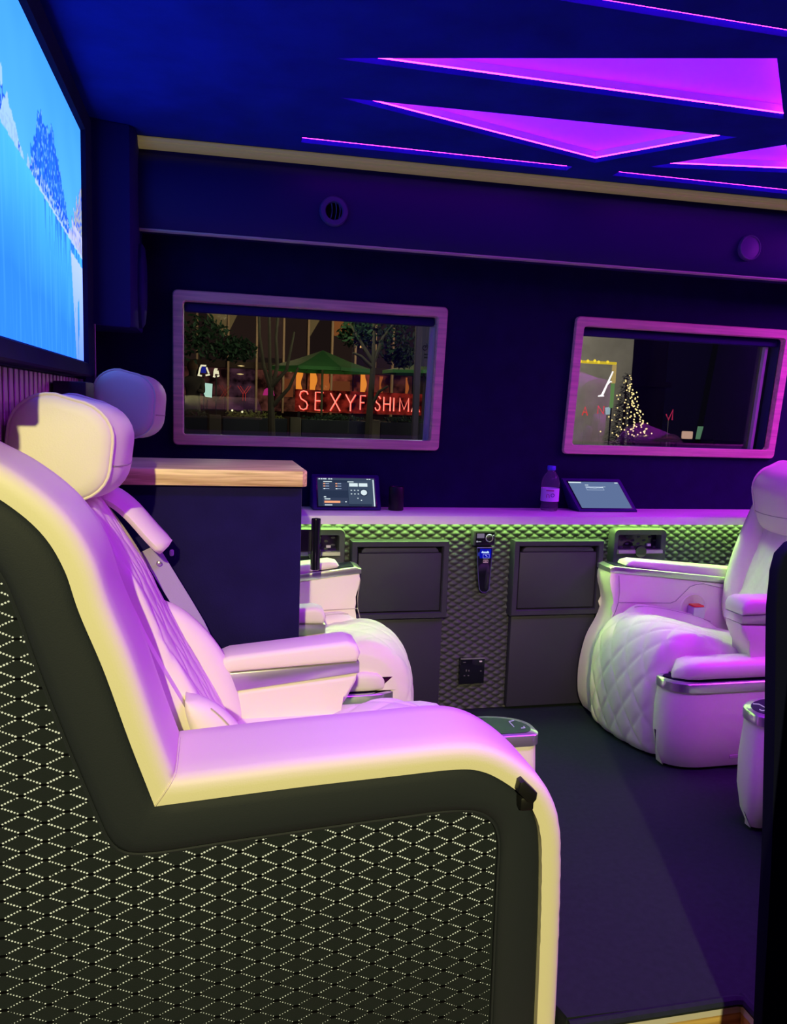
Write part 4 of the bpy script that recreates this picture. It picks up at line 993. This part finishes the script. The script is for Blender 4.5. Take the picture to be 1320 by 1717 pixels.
def trunks_r(tr): return [(p, .075 if i == 0 else .04, .045 if i == 0 else .018) for i, p in enumerate(tr)]
tree('slim street tree with several rising stems left of the green parasol', [[(1.08, 14, .15), (1.06, 14, .9), (1.04, 14, 1.35)], [(1.05, 14, 1.3), (.92, 14, 1.7), (.84, 14, 2.2), (.80, 14, 3.2)], [(1.05, 14, 1.3), (1.02, 14, 1.8), (.98, 14, 3.2)], [(1.05, 14, 1.3), (1.15, 14, 1.7), (1.12, 14, 2.2), (1.18, 14, 3.2)], [(1.05, 14, 1.35), (1.3, 13.9, 1.65), (1.42, 13.9, 2.3)], [(1.06, 14, 1.0), (1.35, 13.9, 1.35), (1.5, 13.9, 1.7)]],
     [((-.15, 14.3, 2.15), (.62, .4, .42)), ((.45, 14.4, 1.98), (.40, .3, .22)), ((1.6, 14.5, 3.1), (.8, .4, .4))], 420, 11)
tree('dark street tree in front of the red neon letters', [[(2.78, 14, .15), (2.80, 14, 1.0), (2.84, 14, 1.9)], [(2.84, 14, 1.85), (2.6, 14, 2.2), (2.4, 14, 2.5)], [(2.84, 14, 1.85), (3.0, 14, 2.3), (3.3, 14, 2.7)], [(2.84, 14, 1.9), (2.82, 14, 2.8)], [(2.80, 14, 1.05), (2.95, 13.95, 1.35), (3.1, 13.9, 1.45)], [(2.84, 14, 1.75), (2.6, 13.95, 1.95), (2.45, 13.9, 2.0)]],
     [((3.15, 14.2, 2.35), (.62, .4, .42)), ((2.55, 14.2, 2.35), (.35, .3, .25)), ((3.45, 14.3, 2.0), (.35, .3, .2))], 420, 31)

# planters with posts between them
for (x0, x1, lab, fol) in ((-.62, -.02, 'dark planter box at the left end of the terrace', 0), (.25, 1.42, 'dark planter box with lit yellowish shrubs by the slim tree', 1), (1.68, 2.94, 'dark planter box below the first neon letters', 0), (3.18, 4.3, 'dark planter box below the last neon letters', 0)):
    p = thing('planter', ((x0+x1)/2, 15, .15), lab, 'planter', 'planters along the terrace edge')
    bm = nb(); box(bm, x0, x1, 14.8, 15.2, .15, .80, .01, 1); obj('trough', bm, M['pot'], p)
    bm = nb(); leaves(bm, ((x0+x1)/2, 15, .84), ((x1-x0)/2, .2, .10 if fol else .07), 260, int(x0*10)+50, .035); obj('shrubs', bm, mat('shrub_leaf', (.16, .15, .03) if fol else (.02, .04, .02), .7), p, flat=True, kind='stuff', recalc=False)
for x0, x1, lab in ((.01, .22, 'brown terrace post left of the lit shrubs'), (1.46, 1.66, 'brown terrace post under the parasol edge'), (2.96, 3.15, 'brown terrace post under the neon letter F')):
    bm = nb(); box(bm, x0, x1, 14.7, 14.9, .15, .83, .01, 1); o = obj('terrace_post', bm, M['post'], None, loc=((x0+x1)/2, 14.8, .15)); tag(o, lab, 'post', 'posts between the planters')
for k, (x, z, y) in enumerate(((.42, .92, 14.9), (.60, .90, 14.9))):
    bm = nb(); blob(bm, (x, y, z), .022); o = obj('ground_light', bm, emit('ground_glow', (1.0, .95, .5), 1.2), None, loc=(x, y, z)); tag(o, ['small bright light low in the shrubs, left one of two', 'small bright light low in the shrubs, right one of two'][k], 'light', 'lights in the shrubs')

# board, lanterns, lamp, waiter
bm = nb(); prism(bm, [(-.12, 1.42), (.07, 1.40), (.06, 1.14), (-.06, 1.15), (-.13, 1.28)], 15.8, 15.83, 'y'); o = thing('menu_board', (-.03, 15.8, .15), None, None); obj('sheet', bm, emit('lit_paper', (.50, .80, .66), 1.0), o)
bm = nb(); tube(bm, [(-.03, 15.85, .15), (-.03, 15.85, 1.2)], .012, 5); obj('stand', bm, M['gap'], o); tag(o, 'bright pale green lit board behind the standing person', 'board')
lit = emit('lantern_white', (.9, .85, .55), 1.1); blu = emit('lantern_blue', (.01, .015, .25), 1.0)
for lab, x0, x1, z0, z1 in (('wide white-framed lantern with blue glass above the lit board', -.21, .02, 1.55, 1.745), ('small cone-shaped white lantern right of the blue one', .08, .20, 1.54, 1.69)):
    l = thing('lantern', ((x0+x1)/2, 16, z0), lab, 'lantern', 'white lanterns on the terrace'); wd = x1-x0
    bm = nb(); prism(bm, [(x0+wd*.26, z0+.06), (x1-wd*.3, z0+.06), (x1-wd*.34, z1-.02), (x0+wd*.3, z1-.02)], 15.98, 16.08, 'y'); obj('glass', bm, blu if wd > .15 else lit, l, flat=True)
    bm = nb(); tube(bm, [((x0+x1)/2, 16.03, .15), ((x0+x1)/2, 16.03, z0+.03)], .012, 6); obj('stand', bm, M['black'], l)
    for path in ([(x0+.02, z0+.02), (x0+wd*.2, z1-.05), (x0+wd*.3, z1)], [(x1-.02, z0+.05), (x1-wd*.28, z1-.03)], [(x0, z0+.01), (x0+wd*.35, z0)], [(x1-wd*.35, z0+.01), (x1, z0+.03)], [(x0+wd*.25, z1), (x1-wd*.3, z1)]):
        bm = nb(); tube(bm, [(x, 15.97, z) for x, z in path], .016, 6); obj('frame_bar', bm, lit, l)
tl = thing('table_lamp', (1.30, 18.0, 1.05), 'small pink table lamp beside the slim tree trunk', 'lamp')
bm = nb(); lathe(bm, [(.13, 1.24), (.10, 1.36), (.05, 1.40)], (1.30, 18, 0), 14); obj('shade', bm, emit('pink_shade', (.42, .02, .16)), tl)
bm = nb(); tube(bm, [(1.30, 18, 1.0), (1.30, 18, 1.26)], .015, 6); obj('stem', bm, M['bark'], tl)
def person(name, joints, edges, radii, m):
    me = bpy.data.meshes.new(name); me.from_pydata(joints, edges, []); o = bpy.data.objects.new(name, me); COL.objects.link(o)
    s = o.modifiers.new('skin', 'SKIN'); sv = me.skin_vertices[0].data
    for i, r in enumerate(radii): sv[i].radius = (r, r)
    sv[0].use_root = True
    u = o.modifiers.new('sub', 'SUBSURF'); u.levels = 1; u.render_levels = 2; me.materials.append(m); return o
J = [(0, 0, .82), (0, 0, 1.05), (0, .01, 1.28), (0, 0, 1.38), (0, -.02, 1.47), (0, -.03, 1.56), (-.17, 0, 1.30), (-.21, -.02, 1.06), (-.14, -.14, .92), (.17, 0, 1.30), (.20, -.06, 1.08), (.10, -.18, 1.12), (-.09, 0, .78), (-.10, -.02, .43), (-.10, 0, .06), (.09, 0, .78), (.10, -.03, .43), (.11, 0, .06), (-.10, -.11, .03), (.11, -.11, .03)]
EDG = [(0, 1), (1, 2), (2, 3), (3, 4), (4, 5), (2, 6), (6, 7), (7, 8), (2, 9), (9, 10), (10, 11), (0, 12), (12, 13), (13, 14), (14, 18), (0, 15), (15, 16), (16, 17), (17, 19)]
RAD = [.125, .115, .13, .05, .085, .075, .06, .045, .035, .06, .045, .035, .085, .06, .04, .085, .06, .04, .035, .035]
o = person('person', J, EDG, RAD, mat('dark_clothes', (.12, .08, .07), .8)); o.location = (-.30, 15.6, .15); ORIGIN[o.name] = (0, 0, 0)
tag(o, 'standing person in dark clothes with arms bent at the left window edge', 'person')
bm = nb()
bmesh.ops.create_uvsphere(bm, u_segments=14, v_segments=10, radius=.115, matrix=Matrix.Translation((0, .0, 1.555)) @ Matrix.Diagonal((.9, 1.0, 1.0, 1)))
h = obj('hair', bm, mat('auburn_hair', (.20, .08, .05), .8), o)
h.location = (0, 0, 0)
# grey post with bicycle sign
gp = thing('street_post', (2.40, 9.0, -.65), 'grey post with a bicycle sign outside the larger window', 'post')
bm = nb(); box(bm, 2.305, 2.375, 8.95, 9.02, -.65, 2.9, .01, 1); obj('pole', bm, mat('post_grey', (.20, .17, .19), .6), gp)
bm = nb(); box(bm, 2.378, 2.56, 9.0, 9.015, 1.57, 2.05); pl = obj('sign_plate', bm, mat('plate_grey', (.14, .13, .15), .5), gp, flat=True)
M['signink'] = mat('sign_black', (.01, .01, .01), .6)
for x in (2.425, 2.505):
    bm = nb(); tube(bm, [(x+.026*math.cos(k*PI/8), 8.996, 1.78+.026*math.sin(k*PI/8)) for k in range(16)], .005, 6, closed=True); obj('bicycle_wheel', bm, M['signink'], pl)
bm = nb(); tube(bm, [(2.425, 8.996, 1.78), (2.447, 8.996, 1.815), (2.490, 8.996, 1.815), (2.465, 8.996, 1.782), (2.447, 8.996, 1.815), (2.440, 8.996, 1.83)], .0045, 5); tube(bm, [(2.505, 8.996, 1.78), (2.487, 8.996, 1.835), (2.50, 8.996, 1.842)], .0045, 5); obj('bicycle_frame', bm, M['signink'], pl)
for z in (1.70, 1.665):
    bm = nb(); box(bm, 2.42, 2.52, 8.992, 8.999, z, z+.014); obj('sign_line', bm, M['signink'], pl, flat=True)
point('post_fill', (1.9, 6.5, 2.2), .1, 42, (.9, .85, 1.0))  # light added to bring out the grey post and its sign

# ---- beyond the second window
bm = nb(); box(bm, 7.3, 9.02, 16, 16.3, .15, 5); o = obj('stone_pier', bm, mat('pale_stone', (.42, .40, .36), .85, noise=.35, nscale=3), None, loc=(8.1, 16.1, .15)); tag(o, 'pale lit stone pier behind the Christmas tree', 'pier')
xt = thing('christmas_tree', (5.57, 10.0, -.65), 'Christmas tree covered in warm white lights outside the second window', 'tree')
bm = nb(); tube(bm, [(5.57, 10, -.65), (5.57, 10, 1.6)], [.06, .01], 8); obj('trunk', bm, M['bark'], xt)
bm = nb(); g = random.Random(9)
for k in range(4200):
    t = g.random()**.6; z = 1.68-t*1.5; R = .04+.36*t; a = g.uniform(0, 2*PI); rr2 = R*g.uniform(.35, 1.0); p = Vector((5.57+rr2*math.cos(a), 10+rr2*math.sin(a), z-rr2*.15)); d = Vector((math.cos(a), math.sin(a), -.25)); s_ = .05
    v = d.cross(Vector((0, 0, 1))).normalized()*.014
    bm.faces.new([bm.verts.new(q) for q in (p-v, p+d*s_, p+v)])
obj('needles', bm, mat('fir_needles', (.010, .018, .012), .8), xt, flat=True, kind='stuff', recalc=False)
bulb = emit('warm_bulb', (1.0, .78, .32), 1.5); first = None
for k in range(120):
    t = (k+.5)/120; t = t**.62; z = 1.66-t*.86; R = .03+.36*t; a = PI+PI*g.random(); q_ = g.uniform(-1, 1)+.25*g.gauss(0, 1); p = Vector((5.57+R*max(-1.1, min(1.1, q_))*(.8+.2*math.sin(k*.9)), 10-R*math.sqrt(max(.05, 1-min(1, q_*q_))), z)); r_ = g.uniform(.5, 1.0)
    if first is None:
        bm = nb(); blob(bm, p, .0115); first = obj('bulb', bm, bulb, xt); fp = p
    else:
        b = first.copy(); COL.objects.link(b); b.location = p-fp
        b.scale = (1, 1, 1)
bm = nb(); g2_ = random.Random(4)
tf = thing('light_frame', (6.42, 12.0, 1.27), 'yellow glowing square light frame with green lower leg beside the tree', 'light')
bm = nb(); box(bm, 5.6, 6.48, 11.98, 12.02, 1.90, 1.945, .01, 1); obj('top_tube', bm, emit('yellow_tube', (.75, .55, .03)), tf)
bm = nb(); box(bm, 6.41, 6.48, 11.98, 12.02, 1.60, 1.90, .01, 1); obj('side_tube', bm, emit('amber_tube', (.50, .36, .12)), tf)
bm = nb(); box(bm, 6.41, 6.47, 11.98, 12.02, 1.20, 1.60, .01, 1); obj('leg_tube', bm, emit('green_tube', (.13, .26, .08)), tf)
bm.free if False else None
bm = nb(); tube(bm, [(6.44, 12.0, -.65), (6.44, 12.0, 1.22)], .012, 6); obj('stand', bm, M['gap'], tf)
for k, x in enumerate((5.82, 5.95, 6.07, 6.14, 6.30)):
    bm = nb(); blob(bm, (x, 11.96, 1.93+.008*(k % 3)), .026); obj('bulb', bm, emit('gold_bulb', (1.0, .75, .04), 1.2), tf)
bm = nb(); tube(bm, [(6.40, 11.95, 1.79), (6.30, 11.95, 1.55), (6.235, 11.95, 1.40), (6.17, 11.95, 1.385), (6.27, 11.95, 1.39)], [.012, .016, .020, .012, .008], 8); tube(bm, [(6.31, 11.95, 1.57), (6.37, 11.95, 1.63), (6.39, 11.95, 1.62)], .010, 6)
o = obj('neon_stroke', bm, emit('white_neon', (1.0, .97, .95), 1.6), None, loc=(6.3, 11.95, 1.39)); tag(o, 'bright white slanting neon stroke inside the yellow light frame', 'neon sign')
for ch, x0, x1, z0, z1, lab, c in (('A', 6.92, 7.03, 1.06, 1.22, 'small red neon letter A low on the pale pier', (.75, .05, .05)), ('N', 7.24, 7.36, 1.10, 1.25, 'small red neon letter N left of the Christmas tree', (.75, .05, .05)), ('V', 8.70, 8.84, 1.03, 1.23, 'small red neon letter right of the Christmas tree', (.40, .02, .07))):
    bm = nb()
    for st in GL[ch]: tube(bm, [(x0+(x1-x0)*a, 14, z0+(z1-z0)*b) for a, b in st], .012, 6)
    o = thing('neon_letter', (x0, 14, .15), None, None); obj('neon_tube', bm, emit('neon_small', c), o)
    bm = nb(); tube(bm, [((x0+x1)/2, 14.02, .15), ((x0+x1)/2, 14.02, z0+.05)], .004, 5); obj('stand', bm, M['stone_dark'], o); tag(o, lab, 'neon letter', 'small red neon letters by the Christmas tree')
bm = nb(); prism(bm, [(7.36, 1.22), (7.46, 1.24), (7.47, 1.10), (7.38, 1.09)], 13.9, 13.95, 'y'); o = thing('poster', (7.42, 13.92, .15), None, None); obj('sheet', bm, emit('poster_glow', (.35, .5, .55)), o)
bm = nb(); tube(bm, [(7.42, 13.97, .15), (7.42, 13.97, 1.15)], .005, 5); obj('stand', bm, M['stone_dark'], o); tag(o, 'small pale lit poster beside the red neon N', 'poster')
tb = thing('terrace_table', (5.25, 8.25, -.65), 'low dark round terrace table before the Christmas tree', 'table')
bm = nb(); lathe(bm, [(.42, .0), (.44, .02), (.42, .04)], (5.25, 8.25, .82), 24); obj('table_top', bm, M['gloss'], tb)
bm = nb(); tube(bm, [(5.25, 8.25, -.65), (5.25, 8.25, .83)], .04, 8); obj('leg', bm, M['black'], tb)
bm = nb(); box(bm, 5.22, 5.33, 8.0, 8.06, .861, .94, .006, 1); o = obj('napkin_box', bm, emit('paper_lamp', (.62, .38, .28)), None, loc=(5.28, 8, .875)); tag(o, 'small glowing beige box low in the second window', 'box')
bm = nb(); prism(bm, [(5.385, .861), (5.425, .861), (5.455, 1.0), (5.40, 1.0)], 8.0, 8.03, 'y'); o = obj('menu_card', bm, emit('card_glow', (.10, .22, .13)), None, loc=(5.4, 8, .8)); tag(o, 'slanting pale green card beside the glowing box', 'card')
